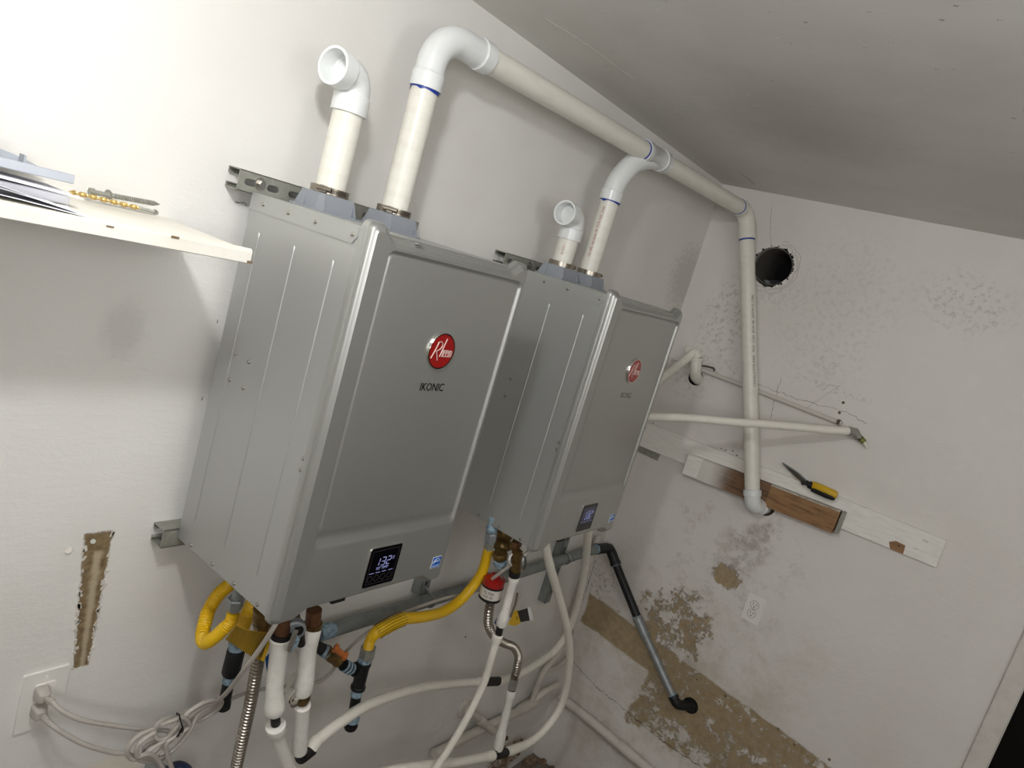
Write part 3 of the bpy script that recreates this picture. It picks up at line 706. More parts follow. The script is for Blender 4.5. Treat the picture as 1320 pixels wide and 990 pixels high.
    g = MB(); g.tube([(sx-0.0115, fy-0.0014, sz-0.002), (sx-0.004, fy-0.0014, sz+0.008), (sx+0.005, fy-0.0014, sz+0.009), (sx+0.011, fy-0.0014, sz+0.002)], 0.0007, 5, 0.002)
    g.tube([(sx-0.010, fy-0.0014, sz+0.001), (sx-0.002, fy-0.0014, sz+0.0035), (sx+0.006, fy-0.0014, sz+0.0025)], 0.0009, 5, 0.002); g.build('sticker_emblem', M_white, st)
    text('ENERGY STAR', 0.0036, (sx, fy-0.0012, sz-0.0107), (1, 0, 0), (0, 0, 1), M_white, st, 'sticker_lettering', 0.0003)
    # vent collars with hose clamps
    for px in (PX1 if not digits_only else PX2):
        cx, cy = x0+px, y0-0.122; z1 = z0+H
        c_ = MB().lathe((cx, cy, z1), (0, 0, 1), [(0, 0.0355), (0.030, 0.0355), (0.034, 0.0368), (0.0495, 0.0365), (0.0495, 0.0315), (0.04, 0.031)], 32).build('vent_collar', M_collar, t)
        g = MB(); g.bb((cx-0.05, cy-0.05, z1), (cx+0.05, cy+0.05, z1+0.004))
        for a, b in ((cx-0.040, 1), (cx+0.040, -1)):      # gusset plates on the front and back
            for s_ in (-1, 1):
                g.add([(a-0.001, cy+s_*0.02, z1+0.003), (a+0.001, cy+s_*0.02, z1+0.003), (a+0.001, cy+s_*0.049, z1+0.003), (a-0.001, cy+s_*0.049, z1+0.003),
                       (a+b*0.004-0.001, cy+s_*0.02, z1+0.036), (a+b*0.004+0.001, cy+s_*0.02, z1+0.036), (a+b*0.004+0.001, cy+s_*0.036, z1+0.036), (a+b*0.004-0.001, cy+s_*0.036, z1+0.036)],
                      [(0, 1, 2, 3), (7, 6, 5, 4), (0, 4, 5, 1), (1, 5, 6, 2), (2, 6, 7, 3), (3, 7, 4, 0)])
        g.bb((cx-0.036, cy-0.0385, z1+0.003), (cx+0.036, cy-0.0365, z1+0.036))
        g.bb((cx-0.0375, cy-0.037, z1+0.003), (cx-0.0355, cy+0.037, z1+0.036))
        g.build('collar_gusset', M_collar, c_, smooth=False)
        zc = z1+0.0365
        b_ = MB(); b_.rings([[V((cx+r*math.cos(6.28318*i/40), cy+r*math.sin(6.28318*i/40), zc+e)) for i in range(40)] for r, e in ((0.0385, 0), (0.0385, 0.0135), (0.0372, 0.0135), (0.0372, 0))], cap=False, closed=True)
        hc = b_.build('hose_clamp', M_band, t)
        an = math.radians(215 if not digits_only else -20); ce, se = math.cos(an), math.sin(an); R = Matrix.Rotation(an, 3, 'Z')
        MB().box((cx+0.041*ce, cy+0.041*se, zc+0.007), (0.008, 0.015, 0.014), R).build('worm_housing', M_band, hc, bevel=0.001)
        MB().cyl((cx+0.042*ce+0.014*se, cy+0.042*se-0.014*ce, zc+0.008), (cx+0.042*ce-0.016*se, cy+0.042*se+0.016*ce, zc+0.008), 0.0052, 12).build('worm_screw', M_band, hc)
        g = MB()
        for i in range(14):
            a2 = an+0.35+i*0.07; R2 = Matrix.Rotation(a2, 3, 'Z'); g.box((cx+0.0388*math.cos(a2), cy+0.0388*math.sin(a2), zc+0.0068), (0.0008, 0.0012, 0.008), R2)
        g.build('band_slots', M_crack, hc, smooth=False)
    # bracket tab with bolt behind the collars
    MB().bb((x0+0.205, YB-0.010, z0+H), (x0+0.245, YB-0.007, z0+H+0.03)).build('hanger_tab', M_zinc, t)
    return t
X2, Y2, Z2 = 0.856, -0.0053, -0.0032
PX1 = (0.1135, 0.2925); PX2 = (0.128, 0.2945)
h1 = heater(0, 0, 0, 'larger looking silver tankless water heater nearest the shelf, on the left', False)
h2 = heater(X2, Y2, Z2, 'second silver tankless water heater farther back toward the wall corner', True)

s1 = strut('strut_channel', 'slotted metal strut above the nearer heater by shelf', (-0.0345, 0, 0.757), (0.455, 0, 0.757), (0, 0, 1), (0, -1, 0), dep=0.0425, group='slotted strut channels holding the heaters')
bolt((0.012, -0.0425, 0.759), (0, -1, 0), 0.0125, s1)
bolt((0.222, -0.0425, 0.757), (0, -1, 0), 0.010, s1)
s2 = strut('strut_channel', 'slotted metal strut above the farther heater', (0.822, 0, 0.748), (1.30, 0, 0.748), (0, 0, 1), (0, -1, 0), dep=0.0425, group='slotted strut channels holding the heaters')
bolt((0.945, -0.0425, 0.750), (0, -1, 0), 0.011, s2)
s3 = strut('strut_channel', 'short strut end poking out below left of the nearer heater', (-0.032, 0, -0.001), (0.46, 0, -0.001), (0, 0, 1), (0, -1, 0), dep=0.0425, group='slotted strut channels holding the heaters', slots=False)
MB().lathe((-0.008, -0.0425, 0.0), (0, -1, 0), [(0, 0.013), (0.002, 0.013)], 20).build('washer', M_zinc, s3)

# ------------------------------------------------------------------ PVC venting
PR = 0.0302
def socket_spec(L, sock=0.036, rs=0.0355, rb=0.0325, hollow=False):
    s = []
    if hollow: s += [(0.036, 0.0262), (0.036, 0.0302), (0.0, 0.0305)]
    s += [(0, rs), (sock-0.002, rs+0.0003), (sock, rb+0.0008)]
    n = 14
    for i in range(n+1): s.append((sock+0.004+(L-2*sock-0.008)*i/n, rb))
    s += [(L-sock, rb+0.0008), (L-sock+0.002, rs+0.0003), (L, rs)]
    return s
def ring(p, d, r, w, name, m, parent, n=32):
    return MB().lathe(V(p)-V(d).normalized()*w/2, d, [(0, r), (w, r)], n).build(name, m, parent)
def cement(p, d, r, parent, drips=()):
    """uneven band of blue cement at the mouth of a socket"""
    u, w, d = frame(d); p = V(p); g = MB(); n = 48; a_, b_, c_ = [], [], []
    for i in range(n):
        t = 6.28318*i/n; h = 0.0042+0.0026*math.sin(t*1+0.7)+0.001*math.sin(3*t+1)
        for q, l_ in drips:
            h += l_*math.exp(-((math.atan2(math.sin(t-q), math.cos(t-q)))/0.22)**2)
        h = max(0.0012, h); e = u*math.cos(t)+w*math.sin(t)
        a_.append(p+e*r); b_.append(p+e*(r+0.0008)); c_.append(p+e*(r+0.0006)-d*h)
    g.rings([[q+d*0.004 for q in a_], a_, c_] if False else [[q+d*0.004 for q in b_], b_, c_, [q-d*0 for q in a_]], cap=False)
    return g.build('blue_cement', M_primer, parent)

for (x, y, zt, ang, L, lab) in ((PX1[0], -0.122, 1.007, 192, 0.072, 'open white elbow intake pipe on the nearer heater'), (X2+PX2[0], -0.1273, 0.924, 185, 0.070, 'open white elbow intake pipe on the farther heater')):
    t = thing('intake_pipe', lab, 'pipe', (x, y, 0.77), 'open intake elbows')
    MB().cyl((x, y, 0.765), (x, y, zt-0.05), PR, 32).build('pipe_section', M_pvcpipe, t)
    dx, dy = math.cos(math.radians(ang)), math.sin(math.radians(ang))
    P = arcpath((x+dx*L, y+dy*L, zt), (x, y, zt), (x, y, zt-0.068), 0.030, 16)
    MB().sweep(P, socket_spec(P.L, 0.034, hollow=True), 36, cap=True).build('elbow_fitting', M_pvc, t, ang=50)

# joined exhaust run
ex = thing('exhaust_pipe_run', 'long white exhaust pipe run joining both heaters along the ceiling', 'pipe', (PX1[1], -0.122, 0.77))
xa = PX1[1]; ye = -0.122
RA, RB = V((0.2925, -0.122, 1.171)), V((2.115, -0.1780, 1.2088)); RD = (RB-RA).normalized()
rp_ = lambda x: RA+(RB-RA)*((x-RA.x)/(RB.x-RA.x))
zrun = lambda x: rp_(x).z
zA = zrun(xa)
MB().cyl((xa, ye, 0.765), (xa, ye, 1.075), PR, 32).build('riser_pipe', M_pvcpipe, ex)
P = arcpath((xa, ye, 1.050), (xa, ye, zA), rp_(xa+0.155), 0.072, 18)
e1 = MB().sweep(P, socket_spec(P.L, 0.034), 36).build('elbow_fitting', M_pvc, ex, ang=50)
cement((xa, ye, 1.050), (0, 0, 1), PR+0.001, e1, ((3.9, 0.010), (2.6, 0.012), (5.2, 0.004)))
ring(rp_(xa+0.157), RD, PR+0.0012, 0.004, 'blue_cement', M_primer, e1)
XT = X2+PX2[1]+0.045                       # tee
MB().cyl(rp_(xa+0.14), rp_(1.27), PR, 32).build('run_pipe', M_pvcpipe, ex)
xe = 2.115
t0, t1 = XT+0.03, XT+0.30
P = Path([rp_(1.205), rp_(1.355)], False)
L = P.L
te = MB().sweep(P, [(0, 0.0355), (0.030, 0.0358), (0.032, 0.0335), (L-0.034, 0.0335), (L-0.032, 0.0362), (L-0.028, 0.0362), (L-0.026, 0.0352), (L, 0.0355)], 36).build('tee_fitting', M_pvc, ex, ang=50)
xb = X2+PX2[1]
g = MB(); Pb = Path([(xb+0.002, ye, 1.012), (xb+0.003, ye, 1.055), (xb+0.014, ye-0.005, 1.095), (xb+0.045, ye-0.012, 1.142), (xb+0.095, ye-0.022, 1.172), (xb+0.165, ye-0.031, 1.190)], True)
g.sweep(Pb, [(0, 0.0355), (0.030, 0.0358), (0.032, 0.0328)]+[(0.04+(Pb.L-0.04)*i/14, 0.0328-0.004*max(0, (i-9)/5)) for i in range(15)], 32)
g.build('branch_arm', M_pvc, te, ang=50)
ring(rp_(1.203), RD, PR+0.0016, 0.008, 'blue_cement', M_primer, te)
cement((xb+0.002, ye, 1.012), (0, 0, 1), PR+0.001, te, ((4.6, 0.005),))
br = MB().cyl((xb, ye, 0.765), (xb+0.003, ye, 1.03), PR, 32).build('branch_riser', M_pvcpipe, ex)
MB().cyl(rp_(1.34), rp_(xe-0.06), PR, 32).build('run_pipe', M_pvcpipe, ex)
corner_ = RB.copy()
bot = V((2.1150, -0.5960, 0.1123)); dn = (bot-corner_).normalized()
top = corner_+dn*0.118
P = arcpath(corner_-RD*0.085, corner_, top, 0.058, 16)
e2 = MB().sweep(P, socket_spec(P.L, 0.026, rs=0.0345, rb=0.0335), 36).build('elbow_fitting', M_pvcpipe, ex, ang=50)
ring(corner_-RD*0.087, RD, PR+0.0016, 0.007, 'blue_cement', M_primer, e2)
ring(top+dn*0.002, dn, PR+0.0014, 0.008, 'blue_cement', M_primer, e2)
MB().cyl(top-dn*0.02, bot, PR, 32).build('drop_pipe', M_pvcpipe, ex)
c2 = bot+dn*0.038; inw = V((1, -0.30, -0.02)).normalized()
P = arcpath(bot-dn*0.028, c2+dn*0.0, c2+inw*0.088, 0.034, 16)
e3 = MB().sweep(P, [(0, 0.0352), (0.024, 0.0356), (0.026, 0.0325)]+[(0.03+(P.L-0.066)*i/10, 0.0322) for i in range(11)]+[(P.L-0.034, 0.0352), (P.L-0.028, 0.0355), (P.L-0.024, 0.031), (P.L, 0.0300)], 36).build('elbow_fitting', M_pvc, ex, ang=50)
cement(bot-dn*0.026, dn, PR+0.001, e3, ((3.1, 0.006),))
hp = c2+inw*0.088
hp.x = XB-0.0007
g = MB().lathe(hp, (1, 0, 0), [(0, 0.040), (0.002, 0.040)], 28); g.build('wall_hole', M_crack, wall_back)
# printing along the pipes
cv = (V((-0.8188, -1.3268, 0.7678))-bot).normalized()
def on_pipe(s, size, p, axis, r, turn, m, parent, wide=1.0, flip=1):
    axis = V(axis).normalized(); c = V((-0.8188, -1.3268, 0.7678))-V(p); c = (c-axis*c.dot(axis)).normalized(); w = axis.cross(c)
    N = c*math.cos(turn)+w*math.sin(turn); X = axis*flip; Y = N.cross(X)
    return text(s, size, V(p)+N*r, X, Y, m, parent, 'pipe_lettering', 0.0005, wide=wide, wrap=r)
on_pipe('CHARLOTTE PIPE   PVC 1120  SCH 40  ASTM D 1785', 0.014, top.lerp(bot, 0.40), -dn, PR, 0.62, M_gprint, ex, 1.18)
on_pipe('PVC 2IN SCH 40 PIPE PR 280 PSI', 0.0115, (xb+0.001, ye, 0.908), (0, 0, -1), PR, 0.45, M_rprint, ex, 1.0)
on_pipe('1 SCH 40', 0.010, (X2+PX2[0], -0.1273, 0.825), (0, 0, -1), PR, 0.25, M_rprint, bpy.data.objects['intake_pipe.001'], 0.8)

# ------------------------------------------------------------------ plumbing under the nearer heater
def pipe(name, label, cat, pts, r, m, group=None, n=14, step=0.008, smooth=True, parent=None):
    g = MB().tube(pts, r, n, step, smooth)
    if parent is not None: return g.build(name, m, parent)
    t = thing(name, label, cat, pts[0], group); g.build('hose_body', m, t); return t
def cyl(a, b, r, name, m, parent, n=20, r2=None): return MB().cyl(a, b, r, n, r2).build(name, m, parent)
def mid(a, b, t): return V(a).lerp(V(b), t)
def bulge(a, b, r0, r1, name, m, parent, n=22):
    a, b = V(a), V(b); L = (b-a).length
    return MB().lathe(a, b-a, [(0, r0*.8), (L*.08, r0), (L*.3, r1), (L*.7, r1), (L*.92, r0), (L, r0*.8)], n).build(name, m, parent)

# --- insulated line 1 (front left)
w1 = thing('insulated_pipe', 'left white foam insulated pipe hanging under nearer heater, with black tape break', 'pipe', (0.0907, -0.3300, -0.0846))
a, b = V((0.0811, -0.3300, -0.0485)), V((0.0897, -0.3300, -0.0879)); cyl(a, b, 0.017, 'valve_stub', M_copper, w1, 12)
cyl((0.0887, -0.3300, -0.0841), (0.0898, -0.3300, -0.0950), 0.0205, 'tape_collar', M_black, w1)
P = Path([(0.0892, -0.3300, -0.0931), (0.0966, -0.3300, -0.1492), (0.1115, -0.3250, -0.2216), (0.1342, -0.3200, -0.2957)]); L = P.L
MB().sweep(P, [(0, 0.0185), (0.004, 0.0228), (0.02, 0.0192), (0.05, 0.0178), (L*0.6, 0.0178), (L*0.82, 0.0186), (L*0.88, 0.0215), (L*0.97, 0.0215), (L, 0.018)], 22).build('foam_sleeve', M_foam, w1)
cyl((0.1309, -0.3200, -0.2829), (0.1547, -0.3180, -0.3539), 0.0105, 'black_tape', M_black, w1)
P = Path([(0.1454, -0.3200, -0.3311), (0.1644, -0.3180, -0.3758), (0.2047, -0.3100, -0.4460), (0.2633, -0.3000, -0.5424), (0.3641, -0.2800, -0.7137)]); L = P.L
MB().sweep(P, [(0, 0.018), (0.003, 0.0215), (0.022, 0.0215), (0.028, 0.0165), (0.05, 0.0145), (L*0.5, 0.0140), (L, 0.014)], 22).build('foam_sleeve', M_foam, w1)

# --- insulated line 2 and its long white tube to the farther heater
w2 = thing('insulated_pipe', 'right white foam insulated pipe under nearer heater, brass union at middle', 'pipe', (0.1741, -0.3200, -0.0867))
cyl((0.1704, -0.3200, -0.0598), (0.1787, -0.3200, -0.1029), 0.0165, 'copper_stub', M_copper, w2, 14)
cyl((0.1769, -0.3200, -0.0930), (0.1799, -0.3200, -0.1069), 0.0195, 'stub_ring', M_brass, w2)
P = Path([(0.1765, -0.3200, -0.1022), (0.1854, -0.3180, -0.1570), (0.1991, -0.3150, -0.2268), (0.2102, -0.3100, -0.2831)]); L = P.L
MB().sweep(P, [(0, 0.019), (0.004, 0.0212), (0.03, 0.0195), (0.055, 0.0178), (L*0.45, 0.0176), (L*0.7, 0.0195), (L*0.78, 0.0205), (L*0.94, 0.0205), (L, 0.018)], 22).build('foam_sleeve', M_foam, w2)
MB().lathe((0.2125, -0.3100, -0.2839), V((0.2197, -0.3100, -0.3246))-V((0.2125, -0.3100, -0.2839)), [(0, 0.0165), (0.014, 0.0170), (0.020, 0.0150), (0.028, 0.0135)], 12).build('brass_union', M_brass, w2)
P = Path([(0.2195, -0.3100, -0.3165), (0.2442, -0.3000, -0.3945), (0.2696, -0.2900, -0.4757)]); L = P.L
MB().sweep(P, [(0, 0.0150), (0.003, 0.0185), (0.025, 0.0175), (L*0.5, 0.0168), (L*0.8, 0.0180), (L, 0.0175)], 22).build('foam_sleeve', M_foam, w2)
P = Path([(0.2697, -0.2880, -0.4708), (0.2841, -0.2850, -0.4988), (0.3062, -0.2800, -0.5083), (0.3231, -0.2750, -0.5065)]); MB().sweep(P, [(0, 0.0165), (P.L*.5, 0.0182), (P.L, 0.0165)], 18).build('black_elbow', M_black, w2)
lt = thing('white_water_line', 'long white tube arching from nearer heater elbow up behind farther heater', 'pipe', (0.3205, -0.2750, -0.5053))
P = Path([(0.3113, -0.2750, -0.5056), (0.3393, -0.2700, -0.4930), (0.4326, -0.2500, -0.4903), (0.5724, -0.2200, -0.5092), (0.8247, -0.1800, -0.5810), (1.0831, -0.1500, -0.6768), (1.2610, -0.1400, -0.7407)])
MB().sweep(P, [(0, 0.014), (0.004, 0.0185), (0.028, 0.0178), (0.034, 0.0150)]+[(0.04+(P.L-0.08)*i/30, 0.0150-0.0012*i/30) for i in range(31)]+[(P.L-0.034, 0.0162), (P.L-0.004, 0.0168), (P.L, 0.013)], 18).build('tube_section', M_pex, lt)
cyl((1.2502, -0.1400, -0.7368), (1.4052, -0.1350, -0.7921), 0.0165, 'black_tape', M_black, lt)
P = Path([(1.3738, -0.1370, -0.7830), (1.5033, -0.1300, -0.8127), (1.6750, -0.1200, -0.8201), (1.8182, -0.1200, -0.7952), (1.8651, -0.1300, -0.6890), (1.8154, -0.1500, -0.5224), (1.6811, -0.1900, -0.3287), (1.5256, -0.2400, -0.1745), (1.3740, -0.2900, -0.0397)])
MB().sweep(P, [(0, 0.0130), (0.003, 0.0172), (0.05, 0.0172), (0.056, 0.0155)]+[(0.06+(P.L-0.06)*i/30, 0.0152) for i in range(31)], 18).build('tube_section', M_pex, lt)

# --- second long tube: down from farther heater and back left along the bottom
l2 = thing('white_water_line', 'white tube looping down in front from farther heater toward the bottom edge', 'pipe', (1.0938, -0.3000, -0.0710))
P = Path([(1.0500, -0.3100, -0.0319), (1.1593, -0.3100, -0.1612), (1.3338, -0.3000, -0.3380), (1.4794, -0.3000, -0.5036), (1.6157, -0.2900, -0.6974), (1.6902, -0.2800, -0.9092), (1.6223, -0.2700, -1.0158), (1.5170, -0.2600, -1.0415), (1.3894, -0.2600, -1.0116)])
MB().sweep(P, [(P.L*i/44, 0.0148) for i in range(40)]+[(P.L*40/44, 0.0165), (P.L*43/44, 0.0188), (P.L, 0.0165)], 18).build('tube_section', M_pex, l2)
cyl((1.3788, -0.2600, -1.0102), (1.2461, -0.2600, -0.9690), 0.0165, 'black_tape', M_black, l2)
P = Path([(1.2832, -0.2600, -0.9796), (1.1017, -0.2600, -0.9174), (0.9315, -0.2500, -0.8592), (0.7629, -0.2400, -0.8028), (0.5993, -0.2200, -0.7697)])
MB().sweep(P, [(0, 0.014), (0.003, 0.0195), (0.04, 0.0185), (0.046, 0.0162)]+[(0.05+(P.L-0.05)*i/24, 0.0160) for i in range(25)], 18).build('tube_section', M_pex, l2)

# --- slim insulated line 3 from farther heater, down left
l3 = thing('insulated_pipe', 'slim white insulated pipe from farther heater slanting down left', 'pipe', (0.9282, -0.3300, -0.1353))
cyl((0.8873, -0.3350, -0.0484), (0.9224, -0.3300, -0.1315), 0.0165, 'valve_stub', M_brass, l3, 12)
cyl((0.9141, -0.3300, -0.1144), (0.9194, -0.3300, -0.1334), 0.0178, 'tape_collar', M_black, l3)
P = Path([(0.9210, -0.3300, -0.1286), (0.9267, -0.3300, -0.1816), (0.9392, -0.3250, -0.2529), (0.9506, -0.3200, -0.3148)]); L = P.L
MB().sweep(P, [(0, 0.0150), (0.003, 0.0172), (0.022, 0.0168), (0.028, 0.0135), (L*0.7, 0.0125), (L*0.78, 0.0170), (L*0.96, 0.0180), (L, 0.015)], 20).build('foam_sleeve', M_foam, l3)
cyl((0.9421, -0.3200, -0.2964), (0.9553, -0.3200, -0.3593), 0.0112, 'black_tape', M_black, l3)
P = Path([(0.9496, -0.3200, -0.3468), (0.9535, -0.3200, -0.4158), (0.9740, -0.3100, -0.5313), (0.9611, -0.3000, -0.6460), (0.9293, -0.2900, -0.7537), (0.8972, -0.2800, -0.8323), (0.8567, -0.2700, -0.9059)]); L = P.L
MB().sweep(P, [(0, 0.0140), (0.003, 0.0172), (0.022, 0.0168), (0.03, 0.0118)]+[(0.035+(L-0.035)*i/24, 0.0118) for i in range(25)], 18).build('tube_section', M_pex, l3)

# --- stainless flex and insulated stub below the red-collared filter
f1 = thing('stainless_flex_hose', 'thin corrugated stainless hose bending below red and white canister', 'hose', (0.9459, -0.2600, -0.2458))
P = Path([(0.9459, -0.2600, -0.2458), (0.9583, -0.2600, -0.3083), (0.9892, -0.2550, -0.3636), (1.0513, -0.2500, -0.4238), (1.1480, -0.2400, -0.4850), (1.2200, -0.2400, -0.5222), (1.2728, -0.2400, -0.5730), (1.2909, -0.2400, -0.6200), (1.2996, -0.2400, -0.6676)])
MB().sweep(P, corr(P, 0, P.L, 0.0150, 0.0045, 0.0115), 14).build('hose_body', M_steel, f1)
cyl((1.2921, -0.2400, -0.6522), (1.3031, -0.2400, -0.6849), 0.0135, 'crimp_sleeve', M_steel, f1)
MB().hexp((1.2994, -0.2400, -0.6771), (1.3044, -0.2400, -0.7176), 0.0175).build('hex_nut', M_zinc, f1)
cyl((1.3044, -0.2400, -0.7176), (1.3128, -0.2400, -0.7401), 0.0135, 'brass_ring', M_brass, f1)
l4 = thing('insulated_pipe', 'short white insulated stub pipe standing on the lowest white tube', 'pipe', (1.3080, -0.2400, -0.7351))
P = Path([(1.3071, -0.2400, -0.7283), (1.3025, -0.2500, -0.8011), (1.3011, -0.2550, -0.8723), (1.3094, -0.2600, -0.9651)], False); L = P.L
MB().sweep(P, [(0, 0.0150), (0.002, 0.0185), (0.026, 0.0180), (0.030, 0.0150), (L*0.62, 0.0150), (L*0.70, 0.0180), (L*0.94, 0.0192), (L, 0.0165)], 20).build('foam_sleeve', M_foam, l4)
cyl((1.3055, -0.2600, -0.9567), (1.3151, -0.2600, -0.9877), 0.0150, 'black_tape', M_black, l4)

# --- stainless flex from nearer heater to the bottom
f2 = thing('stainless_flex_hose', 'wide corrugated stainless hose hanging behind the yellow film to bottom edge', 'hose', (0.0963, -0.2700, -0.1677))
P = Path([(0.0958, -0.2700, -0.1216), (0.0993, -0.2700, -0.1872), (0.1158, -0.2600, -0.3038), (0.1279, -0.2500, -0.4139), (0.1395, -0.2400, -0.5013), (0.1430, -0.2400, -0.5817)])
MB().sweep(P, corr(P, 0, P.L, 0.0136, 0.0040, 0.0090), 16).build('hose_body', M_steel, f2)
bv = thing('brass_valve', 'brass valve body tucked under front left corner of nearer heater', 'valve', (0.0731, -0.2900, -0.0765))
MB().lathe((0.0468, -0.3000, -0.0340), V((0.0891, -0.2800, -0.1138))-V((0.0468, -0.3000, -0.0340)), [(0, 0.014), (0.010, 0.016), (0.016, 0.012), (0.030, 0.019), (0.045, 0.019), (0.05, 0.014)], 14).build('valve_body', M_brass, bv)
MB().hexp((0.0725, -0.2850, -0.0828), (0.0813, -0.2850, -0.1031), 0.019).build('union_nut', M_brass, bv)
# silver relief cap with tag
rc = thing('relief_valve', 'round grey relief valve with foil tag hanging between the insulated pipes', 'valve', (0.1015, -0.3450, -0.0665))
c0 = V((0.1139, -0.3350, -0.0723)); dd_ = V((-0.45, -0.75, -0.1)).normalized()
MB().lathe(c0, dd_, [(0, 0.020), (0.010, 0.022), (0.016, 0.0215), (0.018, 0.017), (0.012, 0.0155)], 28).build('valve_cap', M_galv, rc)
MB().lathe(c0-dd_*0.03, dd_, [(0, 0.012), (0.03, 0.014)], 16).build('valve_stem', M_brass, rc)
MB().sheet([[V((0.0888, -0.3650, -0.0582)), V((0.1018, -0.3620, -0.0636))], [V((0.0807, -0.3680, -0.0766)), V((0.1000, -0.3620, -0.0913))], [V((0.0827, -0.3650, -0.1035)), V((0.0971, -0.3600, -0.1165))]], 0.0008).build('foil_tag', mat('foil', (176, 172, 164), 0.3, 0.7, 0.5, 90), rc)
MB().sheet([[V((0.1035, -0.3550, -0.0788)), V((0.1209, -0.3520, -0.0929))], [V((0.0986, -0.3550, -0.1022)), V((0.1200, -0.3520, -0.1106))], [V((0.1018, -0.3550, -0.1210)), V((0.1123, -0.3520, -0.1172))]], 0.0012).build('blue_tag', M_sealant, rc)
cyl((0.1132, -0.3500, -0.0668), (0.1438, -0.3350, -0.1245), 0.009, 'dark_plug', M_black, rc)
ct = MB().poly([rrect(-0.0065, 0.0065, -0.026, 0.026, 0.0064, 8), rrect(-0.002, 0.002, 0.015, 0.019, 0.0018, 3)], (0.1450, -0.3300, -0.2230), V((0.1587, -0.3300, -0.2298))-V((0.1450, -0.3300, -0.2230)) if False else (0.97, 0, 0.1), (0.16, 0, 0.98), (0, -1, 0), 0.0012).build('clear_tag', M_clear)
tag(ct, 'clear oval plastic tag between the two insulated pipes of nearer heater', 'tag')
wc = thing('drain_cock', 'small chrome drain cock with lever beside brass union', 'valve', (0.1874, -0.3100, -0.2981))
MB().tube([(0.2115, -0.3100, -0.2955), (0.1848, -0.3200, -0.2846), (0.1687, -0.3250, -0.2828)], 0.0055, 10).build('valve_body', M_chrome, wc)
MB().lathe((0.1699, -0.3300, -0.2780), (-0.3, -1, 0), [(0, 0.004), (0.002, 0.009), (0.008, 0.009), (0.010, 0.005)], 14).build('round_knob', M_chrome, wc)
MB().tube([(0.1573, -0.3280, -0.2707), (0.1602, -0.3300, -0.2570), (0.1661, -0.3300, -0.2497)], 0.003, 8).build('lever', M_chrome, wc)

# --- yellow gas line of the nearer heater
yg = thing('yellow_gas_hose', 'yellow ribbed gas hose looping out left below nearer heater', 'hose', (0.0592, -0.2000, -0.0701))
cyl((0.0555, -0.2150, -0.0251), (0.0575, -0.2100, -0.0732), 0.0121, 'steel_stub', M_galv, yg, 12)
MB().lathe((0.0538, -0.2100, -0.0650), V((0.0571, -0.2100, -0.1093))-V((0.0538, -0.2100, -0.0650)), [(0, 0.0165), (0.003, 0.0185), (0.006, 0.0175), (0.020, 0.0175), (0.030, 0.0125)], 6).build('hex_nut', M_galv, yg)
P = Path([(0.0568, -0.2100, -0.1001), (0.0546, -0.2100, -0.1214), (0.0479, -0.2000, -0.1437), (0.0392, -0.1900, -0.1654), (0.0361, -0.1700, -0.1876), (0.0470, -0.1400, -0.1938), (0.0597, -0.1200, -0.1770), (0.0778, -0.1000, -0.1589), (0.0927, -0.1000, -0.1260), (0.1105, -0.1100, -0.0977)])
MB().sweep(P, corr(P, 0, 0.035, 0.0134, 0.0018, 0.0048)+[(0.036+(0.06)*i/8, 0.0142) for i in range(9)]+corr(P, 0.10, P.L, 0.0152, 0.0016, 0.0048), 18).build('hose_body', M_yellow, yg)
P = Path([(0.1221, -0.1900, -0.0814), (0.1143, -0.1900, -0.1116), (0.1152, -0.1800, -0.1517), (0.1239, -0.1600, -0.2007)])
MB().sweep(P, corr(P, 0, P.L, 0.0162, 0.0016, 0.0048), 18).build('hose_branch', M_yellow, yg)
fl = thing('yellow_film_wrap', 'yellow striped plastic film hanging from ribbed hose under nearer heater', 'film', (0.0753, -0.2250, -0.1479))
g0 = [[(0.0001, -0.3000, -0.0609), (0.0265, -0.3000, -0.0786), (0.0558, -0.3050, -0.0893), (0.0832, -0.3100, -0.0961)], [(-0.0045, -0.2950, -0.0778), (0.0245, -0.3000, -0.0989), (0.0562, -0.3050, -0.1195), (0.0833, -0.3100, -0.1320)], [(-0.0092, -0.2900, -0.0948), (0.0183, -0.2950, -0.1174), (0.0537, -0.3000, -0.1466), (0.0843, -0.3050, -0.1661)]]
gg = [[V(g0[i][j]) for j in range(4)] for i in range(3)]
MB().sheet(gg, 0.0008).build('film_sheet', M_ylabel, fl)
g = MB()
for i in range(26):
    t = i/25*2.7; j = min(2, int(t)); f = t-j
    a = gg[0][j].lerp(gg[0][j+1], f); c = gg[2][j].lerp(gg[2][j+1], f); b = gg[1][j].lerp(gg[1][j+1], f); o_ = V((-0.0016, -0.0024, 0.0010))
    g.tube([a+o_, b+o_, c+o_], 0.0011, 4, 0.02, smooth=False)
g.build('film_stripes', M_olive, fl, smooth=False)
MB().tube([V((0.0737, -0.3130, -0.1022)), V((0.0693, -0.3090, -0.1461))], 0.0022, 6, smooth=False).build('film_stripes', M_olive, fl)
bt = MB().sheet([[V((0.1478, -0.2350, -0.2209)), V((0.1617, -0.2350, -0.2059))], [V((0.1553, -0.2350, -0.2429)), V((0.1684, -0.2350, -0.2315))], [V((0.1658, -0.2350, -0.2681)), V((0.1702, -0.2350, -0.2696))]], 0.001).build('blue_tag', M_bluetag); tag(bt, 'blue plastic tag sliver behind left insulated pipe', 'tag')
